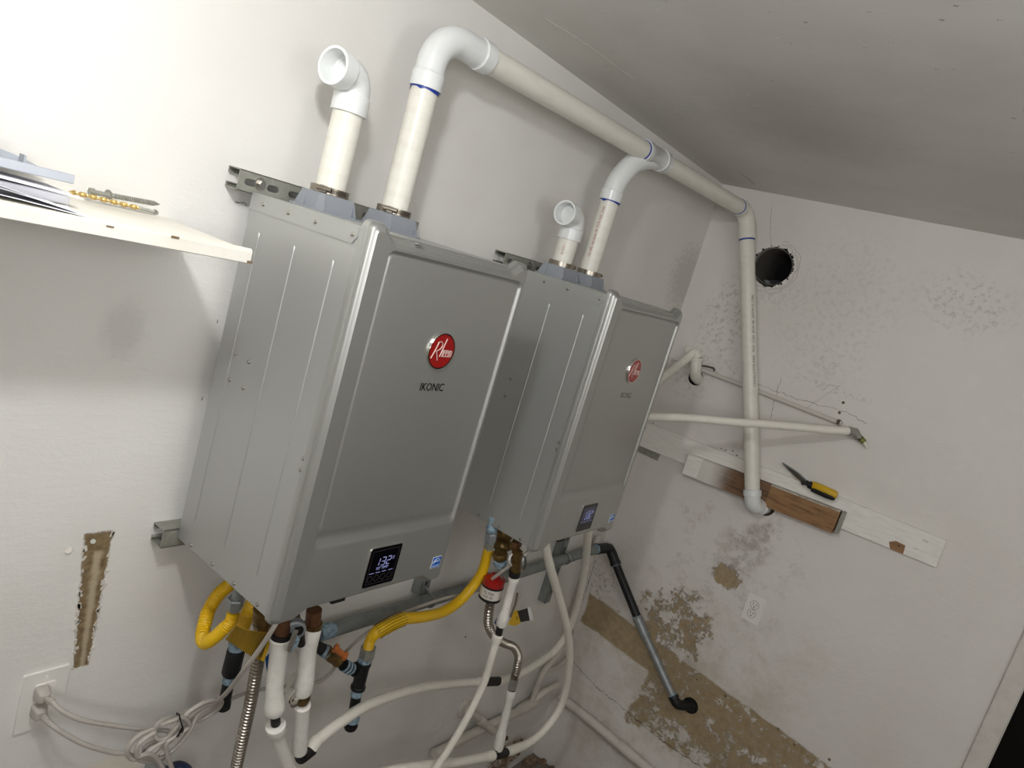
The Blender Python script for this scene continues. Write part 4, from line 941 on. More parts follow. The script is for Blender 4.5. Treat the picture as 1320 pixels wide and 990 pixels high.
# black drip leg behind
bl = thing('black_drip_leg', 'black iron drip leg with blue sealant behind yellow hose', 'pipe', (0.1535, -0.1200, -0.2472))
cyl((0.1550, -0.1200, -0.2537), (0.1581, -0.1200, -0.2750), 0.0175, 'sealant_ring', M_sealant, bl)
MB().lathe((0.1592, -0.1200, -0.2712), V((0.1592, -0.1200, -0.3472))-V((0.1592, -0.1200, -0.2712)), [(0, 0.0185), (0.005, 0.0205), (0.040, 0.0205), (0.062, 0.021), (0.068, 0.019)], 22).build('pipe_coupling', M_iron, bl)
cyl((0.1593, -0.1200, -0.3431), (0.1602, -0.1200, -0.3600), 0.0150, 'sealant_ring', M_sealant, bl)
cyl((0.1597, -0.1200, -0.3577), (0.1625, -0.1200, -0.4299), 0.0135, 'drip_pipe', M_iron, bl)
MB().lathe((0.1610, -0.1200, -0.4145), V((0.1613, -0.1200, -0.4420))-V((0.1610, -0.1200, -0.4145)), [(0, 0.016), (0.014, 0.017), (0.02, 0.012)], 16).build('end_cap', M_iron, bl)

# --- grey gas main along the wall, black elbow, drop pipe on the back wall
gm = thing('gas_main_pipe', 'thick dull grey gas pipe running along left wall below both heaters', 'pipe', (0.49, -0.075, -0.345))
gy = -0.075
ga, gb = V((0.4477, -0.0750, -0.3434)), V((2.0311, -0.0550, -0.3839)); rp = 0.0215
cyl(ga, mid(ga, gb, 0.5), 0.0215, 'pipe_section', M_galv_old, gm, 26)
cyl(ga, mid(ga, gb, 0.03), 0.0225, 'blue_sealant', M_sealant, gm, 26)
for t, l_ in ((0.47, 0.03), ):
    MB().lathe(mid(ga, gb, t), gb-ga, [(0, 0.022), (0.006, 0.027), (0.05, 0.027), (0.056, 0.022)], 26).build('pipe_coupling', M_galv_old, gm)
cyl(mid(ga, gb, 0.5), gb, 0.0215, 'pipe_section', M_galv_old, gm, 26)
cyl(mid(ga, gb, 0.99), gb+(gb-ga).normalized()*0.004, 0.0228, 'blue_sealant', M_sealant, gm, 26)
# pipe clamps on vertical strut pieces
for (px_, top_, bot_, tt, lab) in ((0, (0.8918, -0.0400, -0.2627), (0.8990, -0.0400, -0.3199), 0.29, 'short vertical strut below nearer heater carrying the grey gas pipe'), (1, (1.7632, 0.0000, -0.2986), (1.8129, 0.0000, -0.5975), 0.845, 'short vertical strut below farther heater with pipe clamp')):
    a, b = V(top_), V(bot_); a.y = b.y = 0; a.x = b.x = (b.x if px_ == 0 else a.x)
    if px_ == 0: b.z = mid(ga, gb, (a.x-ga.x)/(gb.x-ga.x)).z
    st_ = strut('vertical_strut', lab, a+V((0, 0, 0.08)), b, (1, 0, 0), (0, -1, 0), dep=0.040, mt=M_galv_old, w=0.038)
    c = mid(ga, gb, (a.x-ga.x)/(gb.x-ga.x)); R_ = 0.0225; pts = []
    for i in range(13):
        an = math.radians(-100+200*i/12); pts.append((c.x, c.y-R_*math.cos(an)*1.03, c.z+R_*math.sin(an)*1.03))
    MB().tube([(c.x, -0.04, c.z-0.03)]+pts[0:0]+[(c.x, -0.05, c.z-0.028)]+pts+[(c.x, -0.05, c.z+0.028), (c.x, -0.04, c.z+0.03)], 0.0035, 6, 0.006).build('pipe_clamp', M_galv, st_)
    MB().box((c.x, -0.045, c.z-0.032), (0.02, 0.02, 0.008)).build('clamp_ear', M_galv, st_); 
    MB().lathe((c.x, c.y-R_-0.001, c.z), (0, -1, 0), [(0, 0.006), (0.006, 0.006)], 6).build('clamp_screw', M_screw, st_)
el0 = gb+(gb-ga).normalized()*0.002; el1 = V((2.1650, -0.0594, -0.3975)); el2 = V((2.1680, -0.1142, -0.4581))
gd = thing('gas_drop_pipe', 'black then galvanised gas pipe slanting down the back wall between two elbows', 'pipe', el1)
P = arcpath(el0, el1, el2, 0.024, 10); MB().sweep(P, [(0, 0.0255), (0.012, 0.0255), (0.014, 0.0235)]+[(0.016+(P.L-0.032)*i/8, 0.0235) for i in range(9)]+[(P.L-0.014, 0.0258), (P.L, 0.0258)], 22).build('elbow_fitting', M_iron, gd)
d0, d1, d2, d3 = V((2.1680, -0.1069, -0.4498)), V((2.1660, -0.2958, -0.6327)), V((2.1600, -0.3586, -0.6853)), V((2.1500, -0.5891, -0.8775))
MB().lathe(el2+(el2-el1).normalized()*-0.004, d1-d0, [(0, 0.024), (0.008, 0.025)], 20).build('sealant_ring', M_sealant, gd)
cyl(d0, d1, 0.0190, 'black_pipe', M_iron, gd, 22)
dl_ = (d2-d1).length/0.064*1.2
MB().lathe(d1-(d2-d1)*0.12, d2-d1, [(t_*dl_, r_) for t_, r_ in ((0, 0.019), (0.006, 0.0225), (0.010, 0.0245), (0.016, 0.0225), (0.042, 0.0215), (0.052, 0.0225), (0.058, 0.0245), (0.064, 0.0205))], 22).build('pipe_coupling', M_galv, gd)
MB().lathe(d1-(d2-d1)*0.13, d2-d1, [(0, 0.0195), (0.007, 0.0205)], 22).build('sealant_ring', M_sealant, gd)
cyl(d2, mid(d2, d3, 0.90), 0.0172, 'galvanised_section', M_galv, gd, 22)
cyl(mid(d2, d3, 0.87), mid(d2, d3, 0.91), 0.0200, 'sealant_ring', M_sealant, gd, 22)
g_in = V((2.2050, -0.6198, -0.8823))
P = arcpath(mid(d2, d3, 0.885), mid(d2, d3, 1.02)+V((0, 0, 0)), g_in+V((0.03, -0.03, 0)), 0.022, 10)
MB().sweep(P, [(0, 0.0225), (0.014, 0.0230), (0.016, 0.0210)]+[(0.018+(P.L-0.05)*i/8, 0.0210) for i in range(9)]+[(P.L-0.03, 0.0235), (P.L, 0.0235)], 22).build('elbow_fitting', M_iron, gd)
MB().lathe((XB-0.0006, g_in.y-0.012, g_in.z), (1, 0, 0), [(0, 0.036), (0.002, 0.036)], 20).build('wall_hole', M_dark, wall_back)

# --- gas tee, valve and yellow hose to farther heater
gt = thing('gas_tee_assembly', 'black iron gas tee with orange handled brass valve and capped drip leg', 'pipe fitting', (0.5202, -0.1900, -0.4172))
v0, v1, v2, v3 = V((0.3744, -0.1500, -0.3110)), V((0.4107, -0.1700, -0.3350)), V((0.4444, -0.1900, -0.3632)), V((0.5053, -0.2000, -0.4057))
cyl(v0, v1, 0.0150, 'black_nipple', M_iron, gt)
cyl(mid(v0, v1, .5), mid(v0, v1, .85), 0.0165, 'sealant_ring', M_sealant, gt)
MB().lathe(v1-(v2-v1)*.35, v2-v1, [(0, 0.0165), (0.006, 0.0175), (0.010, 0.0155), (0.022, 0.0175), (0.032, 0.0175), (0.040, 0.0155), (0.046, 0.0175), (0.054, 0.0165)], 16).build('valve_body', M_brass, gt)
cyl(mid(v2, v3, 0.05), mid(v2, v3, 0.55), 0.0150, 'nipple', M_iron, gt)
for q in (0.1, 0.28, 0.45): cyl(mid(v2, v3, q), mid(v2, v3, q+0.09), 0.0165, 'sealant_ring', M_sealant, gt)
hv = V((0.4057, -0.2050, -0.3096)); up_ = V((-0.1, -0.6, 0.75)).normalized()
cyl(hv-up_*0.02, hv, 0.006, 'valve_stem', M_brass, gt, 10)
ax_ = (v2-v1).normalized(); u_ = ax_.cross(up_).normalized(); R = Matrix((ax_, u_, up_)).transposed()
g = MB().box(hv+up_*0.006, (0.044, 0.013, 0.014), R); g.box(hv+ax_*0.018+up_*0.006, (0.012, 0.019, 0.018), R); g.box(hv-ax_*0.018+up_*0.008, (0.012, 0.019, 0.018), R)
g.build('orange_handle', M_orange, gt, bevel=0.003)
u0, u1 = V((0.5103, -0.2050, -0.3664)), V((0.5136, -0.2050, -0.4531)); dt_ = (u1-u0).normalized()
MB().lathe(u0, u1-u0, [(0, 0.0185), (0.004, 0.0200), (0.012, 0.0195), (0.018, 0.0175), ((u1-u0).length-0.012, 0.0175), ((u1-u0).length-0.009, 0.0205), ((u1-u0).length-0.002, 0.0205), ((u1-u0).length, 0.0175)], 22).build('tee_body', M_iron, gt)
tc = mid(u0, u1, 0.42); MB().lathe(tc, v2-v3, [(0, 0.0165), (0.022, 0.0170), (0.024, 0.0195), (0.032, 0.0195)], 20).build('tee_branch', M_iron, gt)
cyl(mid(u0, u1, -0.12), mid(u0, u1, 0.02), 0.0185, 'sealant_ring', M_sealant, gt)
cyl(u1, u1+dt_*0.020, 0.0155, 'sealant_ring', M_sealant, gt)
u3 = V((0.5286, -0.2050, -0.5609)); cyl(u1+dt_*0.012, u3, 0.0142, 'drip_pipe', M_iron, gt)
MB().lathe(mid(u1, u3, 0.80), u3-u1, [(0, 0.0150), (0.003, 0.0188), (0.018, 0.0190)], 20).build('sealant_ring', M_sealant, gt)
MB().lathe((0.5263, -0.2050, -0.5624), u3-u1, [(0, 0.0190), (0.012, 0.0192), (0.020, 0.0165), (0.023, 0.010)], 20).build('end_cap', M_iron, gt)
y2 = thing('yellow_gas_hose', 'long yellow gas hose curving up from black tee to the farther heater', 'hose', (0.5123, -0.2050, -0.3388))
cyl((0.5160, -0.2050, -0.3753), (0.5135, -0.2050, -0.3509), 0.0165, 'steel_stub', M_galv, y2)
MB().hexp((0.5139, -0.2050, -0.3605), (0.5102, -0.2050, -0.3241), 0.0210).build('hex_nut', M_zinc, y2)
P = Path([(0.5106, -0.2050, -0.3335), (0.5036, -0.2100, -0.3004), (0.5066, -0.2200, -0.2699), (0.5391, -0.2250, -0.2553), (0.5962, -0.2250, -0.2522), (0.6854, -0.2200, -0.2719), (0.7854, -0.2100, -0.2889), (0.8633, -0.2050, -0.2749), (0.9052, -0.2100, -0.2289), (0.9160, -0.2200, -0.1754), (0.9065, -0.2250, -0.1157), (0.8956, -0.2300, -0.0878)])
MB().sweep(P, corr(P, 0, 0.05, 0.0142, 0.0016, 0.0045)+[(0.052+(P.L-0.052)*i/60, 0.0158) for i in range(61)], 20).build('hose_body', M_yellow, y2)
P2 = Path([(0.5045, -0.2200, -0.2716), (0.5391, -0.2250, -0.2553), (0.5985, -0.2250, -0.2505)])
MB().sweep(P2, [(0, 0.0155), (0.004, 0.0188), (P2.L*.8, 0.0192), (P2.L, 0.0185), (P2.L+0.001, 0.0155)], 20).build('film_collar', M_ylabel, y2)
g = MB()
for i in range(16):
    a = 6.28318*i/16; o_ = []
    for t in (0.004, P2.L*.5, P2.L-0.004):
        p, u, w = P2.at(t); o_.append(p+(u*math.cos(a)+w*math.sin(a))*0.0192)
    g.tube(o_, 0.0007, 5, 0.01)
g.build('collar_stripes', M_olive, y2, smooth=False)
MB().hexp((0.8981, -0.2300, -0.0934), (0.8922, -0.2300, -0.0717), 0.0165).build('hex_nut', M_zinc, y2)
MB().lathe((0.8947, -0.2300, -0.0773), V((0.8734, -0.2350, -0.0101))-V((0.8947, -0.2300, -0.0773)), [(0, 0.015), (0.010, 0.015), (0.014, 0.0120), (0.018, 0.0195), (0.042, 0.0195), (0.048, 0.014)], 6).build('union_nut', M_galv, y2)
MB().lathe((0.8768, -0.2350, -0.0258), V((0.8652, -0.2350, 0.0163))-V((0.8768, -0.2350, -0.0258)), [(0, 0.017), (0.01, 0.019), (0.016, 0.015), (0.05, 0.013)], 16).build('sealant_ring', M_sealant, y2)

# --- brass cluster and canister under farther heater
bc = thing('brass_valve_cluster', 'aged brass valve fittings clustered under front left of farther heater', 'valve', (0.9128, -0.2800, -0.0502))
def blob(p, d, prof, name, m, n=16): return MB().lathe(p, d, prof, n).build(name, m, bc)
blob((0.9815, -0.2100, -0.0488), V((0.9692, -0.2400, -0.1383))-V((0.9815, -0.2100, -0.0488)), [(-0.02, 0.030), (0.0, 0.030), (0.02, 0.031), (0.034, 0.024), (0.045, 0.030), (0.058, 0.030), (0.066, 0.022)], 'brass_body', M_brass, 14)
blob((0.9009, -0.3000, -0.0382), V((0.3, -1, -0.1)), [(0, 0.018), (0.02, 0.022), (0.026, 0.016)], 'brass_port', M_brass)
blob((0.8940, -0.3150, -0.0320), V((0.1, -1, -0.25)), [(0, 0.017), (0.012, 0.019), (0.016, 0.012)], 'copper_cap', M_copper)
blob((0.9024, -0.2700, -0.0842), V((0.9202, -0.2700, -0.1394))-V((0.9024, -0.2700, -0.0842)), [(0, 0.020), (0.008, 0.0245), (0.016, 0.023), (0.026, 0.018)], 'dark_collar', M_brass)
blob((0.9073, -0.2750, -0.1083), V((0.9202, -0.2700, -0.1394))-V((0.9024, -0.2700, -0.0842)), [(0, 0.0215), (0.012, 0.0205), (0.02, 0.017)], 'sealant_ring', M_sealant)
blob((0.9155, -0.3300, -0.0764), V((0.35, -0.9, 0.1)), [(0, 0.016), (0.012, 0.0195), (0.018, 0.019), (0.020, 0.015)], 'relief_cap', M_galv, 24)
MB().tube([(0.8828, -0.3500, -0.0399), (0.9138, -0.3550, -0.0682), (0.9279, -0.3500, -0.0990), (0.9215, -0.3450, -0.1131)], 0.002, 6).build('tag_wire', M_steel, bc)
MB().tube([(0.8844, -0.3250, -0.0554), (0.8614, -0.3300, -0.0611), (0.8705, -0.3300, -0.0803), (0.9042, -0.3250, -0.1048)], 0.0028, 8).build('white_ring', M_plate, bc)
cn = thing('filter_canister', 'small canister with red collar and white printed label', 'canister', (0.9418, -0.2600, -0.2367))
cu0, cu1 = V((0.9310, -0.2600, -0.1785)), V((0.9351, -0.2600, -0.2565)); dc = (cu1-cu0).normalized(); Lc = (cu1-cu0).length
MB().lathe(cu0-dc*0.01, dc, [(0, 0.012), (0.008, 0.020), (0.012, 0.034), (Lc*0.42, 0.0345)], 28).build('red_collar', M_red, cn)
MB().lathe(cu0+dc*(Lc*0.30), dc, [(0, 0.0325), (0.002, 0.0352), (0.005, 0.0352)], 28).build('black_stripe', M_black, cn)
MB().lathe(cu0+dc*(Lc*0.38), dc, [(0, 0.0342), (Lc*0.42, 0.0342)], 28).build('white_label', M_label, cn)
MB().lathe(cu0+dc*(Lc*0.80), dc, [(0, 0.0350), (0.008, 0.0352), (0.012, 0.0300), (0.014, 0.012)], 28).build('black_base', M_black, cn)
lp = cu0+dc*(Lc*0.58)
def canister_text(s, sz, t, turn):
    c = V((-0.8188, -1.3268, 0.7678))-lp; c = (c-dc*c.dot(dc)).normalized(); w = dc.cross(c); N = c*math.cos(turn)+w*math.sin(turn); X = (-dc).cross(N) if False else N.cross(dc)*-1
    Yv = -dc; X = Yv.cross(N)
    g0 = text(s, sz, cu0+dc*(Lc*t)+N*0.0345, X, Yv, M_print, cn, 'label_lettering', 0.0005)
    off = off_of(cn)
    for v in g0.data.vertices:
        p = v.co+off; r_ = p-(cu0+dc*(p-cu0).dot(dc)); v.co = p-r_+r_.normalized()*0.0350-off
    g0.modifiers.clear()
canister_text('FILTER', 0.0125, 0.52, 0.15); canister_text('LINE 500', 0.0095, 0.68, 0.15)
yt = thing('warning_tag', 'yellow and black folded warning tag beside slim insulated pipe', 'tag', (1.1696, -0.2600, -0.3785))
MB().sheet([[V((1.0988, -0.2600, -0.3884)), V((1.1120, -0.2600, -0.3429))], [V((1.1441, -0.2620, -0.4057)), V((1.1254, -0.2620, -0.3395))], [V((1.1703, -0.2640, -0.4000)), V((1.1268, -0.2640, -0.3387))]], 0.0008).build('yellow_flap', M_ylabel, yt)
q0, q1, q2, q3 = V((1.1686, -0.2640, -0.3966)), V((1.2181, -0.2700, -0.4007)), V((1.1745, -0.2700, -0.3418)), V((1.1249, -0.2640, -0.3440))
MB().sheet([[q0, q3], [q1, q2]], 0.0008).build('black_flap', M_print, yt)
q4, q5 = V((1.2399, -0.2720, -0.4025)), V((1.1885, -0.2720, -0.3383)); MB().sheet([[q1, q2], [q4, q5]], 0.0008).build('white_edge', M_white, yt)
text('FDA', 0.0105, mid(mid((1.1237, -0.2640, -0.3872), (1.1598, -0.2640, -0.3971), .5), (1.1249, -0.2640, -0.3440), .45)+V((0.0, -0.002, 0)), V(q3)-V(q0), V(q0)-V(q1), M_print, yt, 'tag_lettering', 0.0004)
MB().tube([(1.0598, -0.2800, -0.2536), (1.0773, -0.2750, -0.3027), (1.0801, -0.2700, -0.3488)], 0.0042, 6).build('tag_strap', mat('kraft_strap', (132, 120, 102), 0.6), yt)
MB().sheet([[V((0.9969, -0.2700, -0.3321)), V((0.9917, -0.2700, -0.3472))], [V((1.0295, -0.2700, -0.3493)), V((1.0224, -0.2700, -0.3697))]], 0.001).build('blue_tag', M_bluetag, yt)

# --- painted pipes low in the corner
pp = thing('painted_wall_pipe', 'old white painted pipe along left wall near the corner foot', 'pipe', (1.2625, -0.0300, -1.1230))
MB().tube([(1.2658, -0.0300, -1.1315), (1.5605, -0.0300, -1.1458), (1.7932, -0.0300, -1.1683), (1.9356, -0.0300, -1.1719)], 0.0195, 14, 0.03).build('pipe_section', M_wo, pp)
bulge((1.8428, -0.0300, -1.1722), (1.9945, -0.0300, -1.1739), 0.024, 0.026, 'pipe_coupling', M_wo, pp)
MB().tube([(1.9383, -0.0300, -1.1647), (2.0000, -0.0450, -1.1243), (2.1268, -0.0500, -1.1211)], 0.017, 12).build('pipe_elbow', M_wo, pp)
pv = thing('painted_corner_pipe', 'thin white painted vertical pipe in the wall corner', 'pipe', (1.9384, -0.0300, -1.1524))
MB().tube([(2.0599, -0.0350, -0.3289), (2.0564, -0.0350, -0.6445), (2.0642, -0.0350, -0.8911), (2.0309, -0.0350, -0.9549), (1.9553, -0.0350, -1.0117), (1.9357, -0.0350, -1.1480)], 0.0130, 12, 0.02).build('pipe_section', M_wo, pv)
MB().tube([(1.9767, -0.0300, -1.0140), (2.0919, -0.0300, -1.0283), (2.1990, -0.0300, -1.0039)], 0.011, 12).build('pipe_branch', M_wo, pv)
pb = thing('painted_base_pipe', 'white painted pipe low along the back wall from the corner', 'pipe', (2.1750, -0.0966, -1.2076))
MB().tube([(2.1750, -0.0573, -1.2032), (2.1750, -0.2585, -1.2137), (2.1750, -0.4157, -1.2294)], 0.0215, 14, 0.03).build('pipe_section', M_wo, pb)
bulge((2.1750, -0.3975, -1.2258), (2.1750, -0.5096, -1.2361), 0.0235, 0.0245, 'pipe_coupling', M_wo, pb)
MB().tube([(2.1750, -0.5007, -1.2344), (2.1750, -0.6659, -1.2501)], 0.0215, 14, 0.03).build('pipe_section', M_wo, pb)
hb = thing('hose_bib', 'white painted round valve stub on left wall near bottom center', 'valve', (1.4265, 0.0000, -1.0118))
MB().lathe((1.4265, 0.0000, -1.0118), (0, -1, 0), [(0, 0.040), (0.004, 0.042), (0.012, 0.030), (0.020, 0.018), (0.05, 0.016)], 20).build('wall_flange', M_wo, hb)
MB().tube([(1.3882, -0.0450, -0.9734), (1.4445, -0.0550, -1.0178), (1.6252, -0.0550, -1.1673)], 0.0165, 14).build('pipe_section', M_wo, hb)
bulge((1.4685, -0.0550, -1.0384), (1.5322, -0.0550, -1.0904), 0.019, 0.020, 'pipe_collar', M_wo, hb)
MB().lathe((1.7381, -0.0600, -1.2438), (0.3, -1, 0.2), [(0, 0.010), (0.01, 0.010), (0.014, 0.006)], 6).build('small_nut', M_copper, hb)
g = MB()
for i in range(90):
    a_ = random.uniform(0, 6.28); q = random.uniform(0, 1)**0.6; r = random.uniform(0.003, 0.011)
    g.lathe((1.93+0.13*q*math.cos(a_), -0.004, -1.47+0.08*q*math.sin(a_)), (random.uniform(-.5, .5), -1, random.uniform(-.5, .5)), [(-0.006, r), (r*.4, r*.8), (r*.7, r*.3)], random.randint(4, 6))
pl = g.build('plaster_lump', M_debris, smooth=False); pl['kind'] = 'stuff'; tag(pl, 'rough crumbled plaster lumps in the corner below the white pipes', 'rubble')

# ------------------------------------------------------------------ left socket, plugs and cords
ol = thing('wall_outlet', 'white wall outlet plate with two grey plugs at lower left', 'outlet', (-0.196, 0, -0.35))
M0_ = V((-0.1960, 0, -0.3505))
MB().poly([rrect(-0.2320, -0.1475, -0.4165, -0.2830, 0.003, 3)], (0, 0, 0), (1, 0, 0), (0, 0, 1), (0, -1, 0), 0.0055).build('cover_plate', M_plate, ol, bevel=0.0022)
MB().poly([rrect(-0.2085, -0.1715, -0.3960, -0.3100, 0.002, 3)], (0, -0.0055, 0), (1, 0, 0), (0, 0, 1), (0, -1, 0), 0.0025).build('receptacle_face', M_plate2, ol, bevel=0.0006)
for zz in (-0.297, -0.4045): MB().lathe((-0.1900, -0.0055, zz), (0, -1, 0), [(0, 0.0032), (0.0012, 0.0028)], 10).build('plate_screw', M_plate2, ol)
PG2 = 'grey power cords from the left outlet'
def plug_cord(zc, pts, lab):
    t = thing('power_cord', lab, 'cord', (-0.198, -0.008, zc), PG2)
    O = V((-0.198, -0.008, zc)); g = MB()
    g.rings([[O+V((a*sx, -t_, b*sz)) for a, b in rrect(-1, 1, -1, 1, 0.4, 3)] for t_, sx, sz in ((0, 0.0125, 0.0145), (0.006, 0.0132, 0.0150), (0.020, 0.0115, 0.0120), (0.026, 0.008, 0.008))])
    g.build('plug_body', M_cord, t, bevel=0.0008)
    P = Path([O+V((0.002, -0.020, -0.002))]+[V(p) for p in pts])
    st = []
    for i in range(6): st += [(0.006+i*0.004, 0.0062), (0.0085+i*0.004, 0.0062), (0.009+i*0.004, 0.0052)]
    MB().sweep(P, st+[(0.034, 0.0046)], 12).build('strain_relief', M_cord, t)
    MB().sweep(P, [(0.02+(P.L-0.02)*i/max(20, int(P.L/0.008)), 0.0050) for i in range(max(20, int(P.L/0.008))+1)], 10).build('cable', M_cord, t)
    return t
c1 = plug_cord(-0.327, [(-0.1934, -0.0550, -0.3211), (-0.1832, -0.0700, -0.3327), (-0.1486, -0.0900, -0.3563), (-0.0787, -0.1000, -0.3932), (-0.0129, -0.1100, -0.4236), (0.0309, -0.1150, -0.4408), (0.0436, -0.1200, -0.4548), (0.0241, -0.1180, -0.4576), (-0.0033, -0.1200, -0.4540),
      (-0.0184, -0.1200, -0.4629), (-0.0077, -0.1300, -0.4821), (0.0256, -0.1350, -0.4900), (0.0533, -0.1400, -0.4649), (0.0727, -0.1400, -0.4372), (0.0861, -0.1350, -0.4098), (0.1165, -0.1400, -0.3902), (0.0962, -0.2000, -0.3127), (0.0505, -0.2900, -0.1877), (0.0400, -0.3350, -0.1032), (0.0379, -0.3600, -0.0432), (0.0572, -0.3500, -0.0237), (0.0810, -0.3300, -0.0205)],
      'grey power cord from upper socket, rising to the nearer heater')
c2_ = plug_cord(-0.366, [(-0.1879, -0.0550, -0.3749), (-0.1715, -0.0700, -0.3894), (-0.1303, -0.0900, -0.4225), (-0.0748, -0.1000, -0.4593), (-0.0494, -0.1100, -0.4657), (-0.0226, -0.1150, -0.4900), (0.0163, -0.1200, -0.5106), (0.0527, -0.1200, -0.4992), (0.0757, -0.1250, -0.4651), (0.0836, -0.1300, -0.4284), (0.1137, -0.1300, -0.4121), (0.1631, -0.1200, -0.4154), (0.2199, -0.1000, -0.4310), (0.2932, -0.0800, -0.4559), (0.3868, -0.0800, -0.4809), (0.4720, -0.0850, -0.4989), (0.5161, -0.0900, -0.4793), (0.5508, -0.1000, -0.4103), (0.5802, -0.1200, -0.3577), (0.6106, -0.1400, -0.3250),
      (0.6844, -0.1500, -0.2993), (0.8371, -0.1600, -0.2857), (0.9383, -0.2000, -0.2608), (0.9041, -0.2800, -0.1568), (0.8991, -0.3300, -0.0834), (0.9116, -0.3500, -0.0502), (0.9449, -0.3400, -0.0410)],
      'grey power cord from lower socket, running right to the farther heater')
cc = thing('cord_coil', 'bundled loops of spare grey cord tied with black tie near lower left', 'cord', (0.0478, -0.1300, -0.4136))
def loop(pts, r=0.0050): MB().tube(pts, r, 10, 0.006).build('cord_loop', M_cord, cc)
loop([(0.0455, -0.1300, -0.4028), (0.0135, -0.1300, -0.3916), (-0.0068, -0.1300, -0.4007), (-0.0115, -0.1350, -0.4145), (-0.0024, -0.1400, -0.4304), (0.0138, -0.1450, -0.4301), (0.0244, -0.1500, -0.4097), (0.0352, -0.1500, -0.3947), (0.0491, -0.1500, -0.3768), (0.0811, -0.1500, -0.3657), (0.1158, -0.1450, -0.3744), (0.1383, -0.1400, -0.3924), (0.1386, -0.1300, -0.4200), (0.1101, -0.1250, -0.4346), (0.0727, -0.1200, -0.4389)])
loop([(-0.0188, -0.1400, -0.3983), (-0.0449, -0.1400, -0.3985), (-0.0620, -0.1400, -0.4099), (-0.0677, -0.1400, -0.4299), (-0.0574, -0.1400, -0.4517), (-0.0427, -0.1450, -0.4568), (-0.0169, -0.1450, -0.4456), (0.0142, -0.1450, -0.4322), (0.0387, -0.1450, -0.4074), (0.0666, -0.1450, -0.3872), (0.1061, -0.1400, -0.3861), (0.1386, -0.1350, -0.3897)])
loop([(-0.0203, -0.1500, -0.3983), (-0.0448, -0.1500, -0.4066), (-0.0541, -0.1500, -0.4251), (-0.0467, -0.1500, -0.4474), (-0.0305, -0.1500, -0.4473), (-0.0134, -0.1500, -0.4591), (0.0049, -0.1500, -0.4832), (0.0299, -0.1500, -0.5311), (0.0486, -0.1500, -0.5709)])
loop([(-0.0165, -0.1550, -0.3793), (0.0104, -0.1550, -0.3790), (0.0351, -0.1550, -0.3814), (0.0594, -0.1500, -0.4166), (0.0336, -0.1500, -0.4293), (0.0133, -0.1500, -0.4400), (0.0226, -0.1500, -0.4777), (0.0419, -0.1500, -0.5209), (0.0582, -0.1500, -0.5656)])
loop([(0.0475, -0.1200, -0.4044), (0.0812, -0.1100, -0.4107), (0.1130, -0.1100, -0.4274), (0.0892, -0.1200, -0.4294), (0.0582, -0.1300, -0.4380), (0.0199, -0.1350, -0.4616), (-0.0010, -0.1400, -0.4721), (-0.0258, -0.1400, -0.4645)])
MB().tube([(0.0188, -0.1620, -0.3623), (0.0243, -0.1650, -0.3798), (0.0350, -0.1650, -0.4057), (0.0473, -0.1400, -0.4363), (0.0620, -0.1100, -0.4494), (0.0540, -0.1100, -0.4199), (0.0280, -0.1400, -0.3771), (0.0188, -0.1620, -0.3623)], 0.0016, 8, 0.004).build('black_tie', M_black, cc)
MB().tube([(0.0353, -0.1600, -0.4035), (0.0312, -0.1600, -0.4174), (0.0273, -0.1600, -0.4235)], 0.0022, 8, 0.004).build('tie_tail', M_black, cc)
# blue cap at the bottom edge
bcp = thing('blue_valve_cap', 'dark blue round valve cap at bottom left below cord coil', 'valve', (0.0674, -0.1000, -0.5661))
c = V((0.0838, -0.1000, -0.6014)); MB().lathe(c, (-0.1, -1, 0.35), [(0, 0.034), (0.006, 0.040), (0.022, 0.041), (0.030, 0.036), (0.034, 0.02), (0.034, 0.001)], 28).build('cap_body', mat('dark_blue_plastic', (20, 36, 66), 0.4), bcp)
MB().lathe(c+V((0.01, 0.0, 0.0)), (-0.1, -1, 0.35), [(0.030, 0.030), (0.040, 0.026), (0.042, 0.002)], 10).build('cap_knob', mat('blue_plastic_cap', (26, 70, 140), 0.4), bcp)
MB().tube([c, c+V((0, 0.09, -0.03))], 0.016, 12, smooth=False).build('cap_stem', M_galv, bcp)

# ------------------------------------------------------------------ back wall fixtures
orr = thing('wall_outlet', 'small white duplex outlet low on the back wall', 'outlet', (XB, -0.733, -0.349))
yc, zc = -0.7335, -0.3487
MB().poly([rrect(yc-0.0365, yc+0.0365, zc-0.058, zc+0.058, 0.003, 3)], (XB, 0, 0), (0, 1, 0), (0, 0, 1), (-1, 0, 0), 0.0055).build('cover_plate', M_plate2, orr, bevel=0.002)
for s_ in (1, -1):
    zz = zc+s_*0.0195
    f = MB().lathe((XB-0.0055, yc, zz), (-1, 0, 0), [(0, 0.0170), (0.0014, 0.0166)], 28).build('socket_face', M_plate2, orr)
    MB().rings([[V((XB-0.0056-e, yc+r*math.cos(6.28318*i/28), zz+r*math.sin(6.28318*i/28))) for i in range(28)] for r, e in ((0.0182, 0), (0.0172, 0), (0.0172, 0.0006), (0.0182, 0.0006))], cap=False, closed=True).build('socket_gap', M_crack, f)
    for dy in (-0.0063, 0.0063): MB().box((XB-0.0070, yc+dy, zz+0.004), (0.0008, 0.0022, 0.0085)).build('slot', M_dark, f, smooth=False)
    MB().lathe((XB-0.0066, yc, zz-0.0085), (-1, 0, 0), [(0, 0.0026), (0.0007, 0.0026)], 10).build('ground_hole', M_dark, f)
MB().lathe((XB-0.0055, yc, zc), (-1, 0, 0), [(0, 0.0030), (0.0012, 0.0026)], 10).build('plate_screw', M_screw, orr)

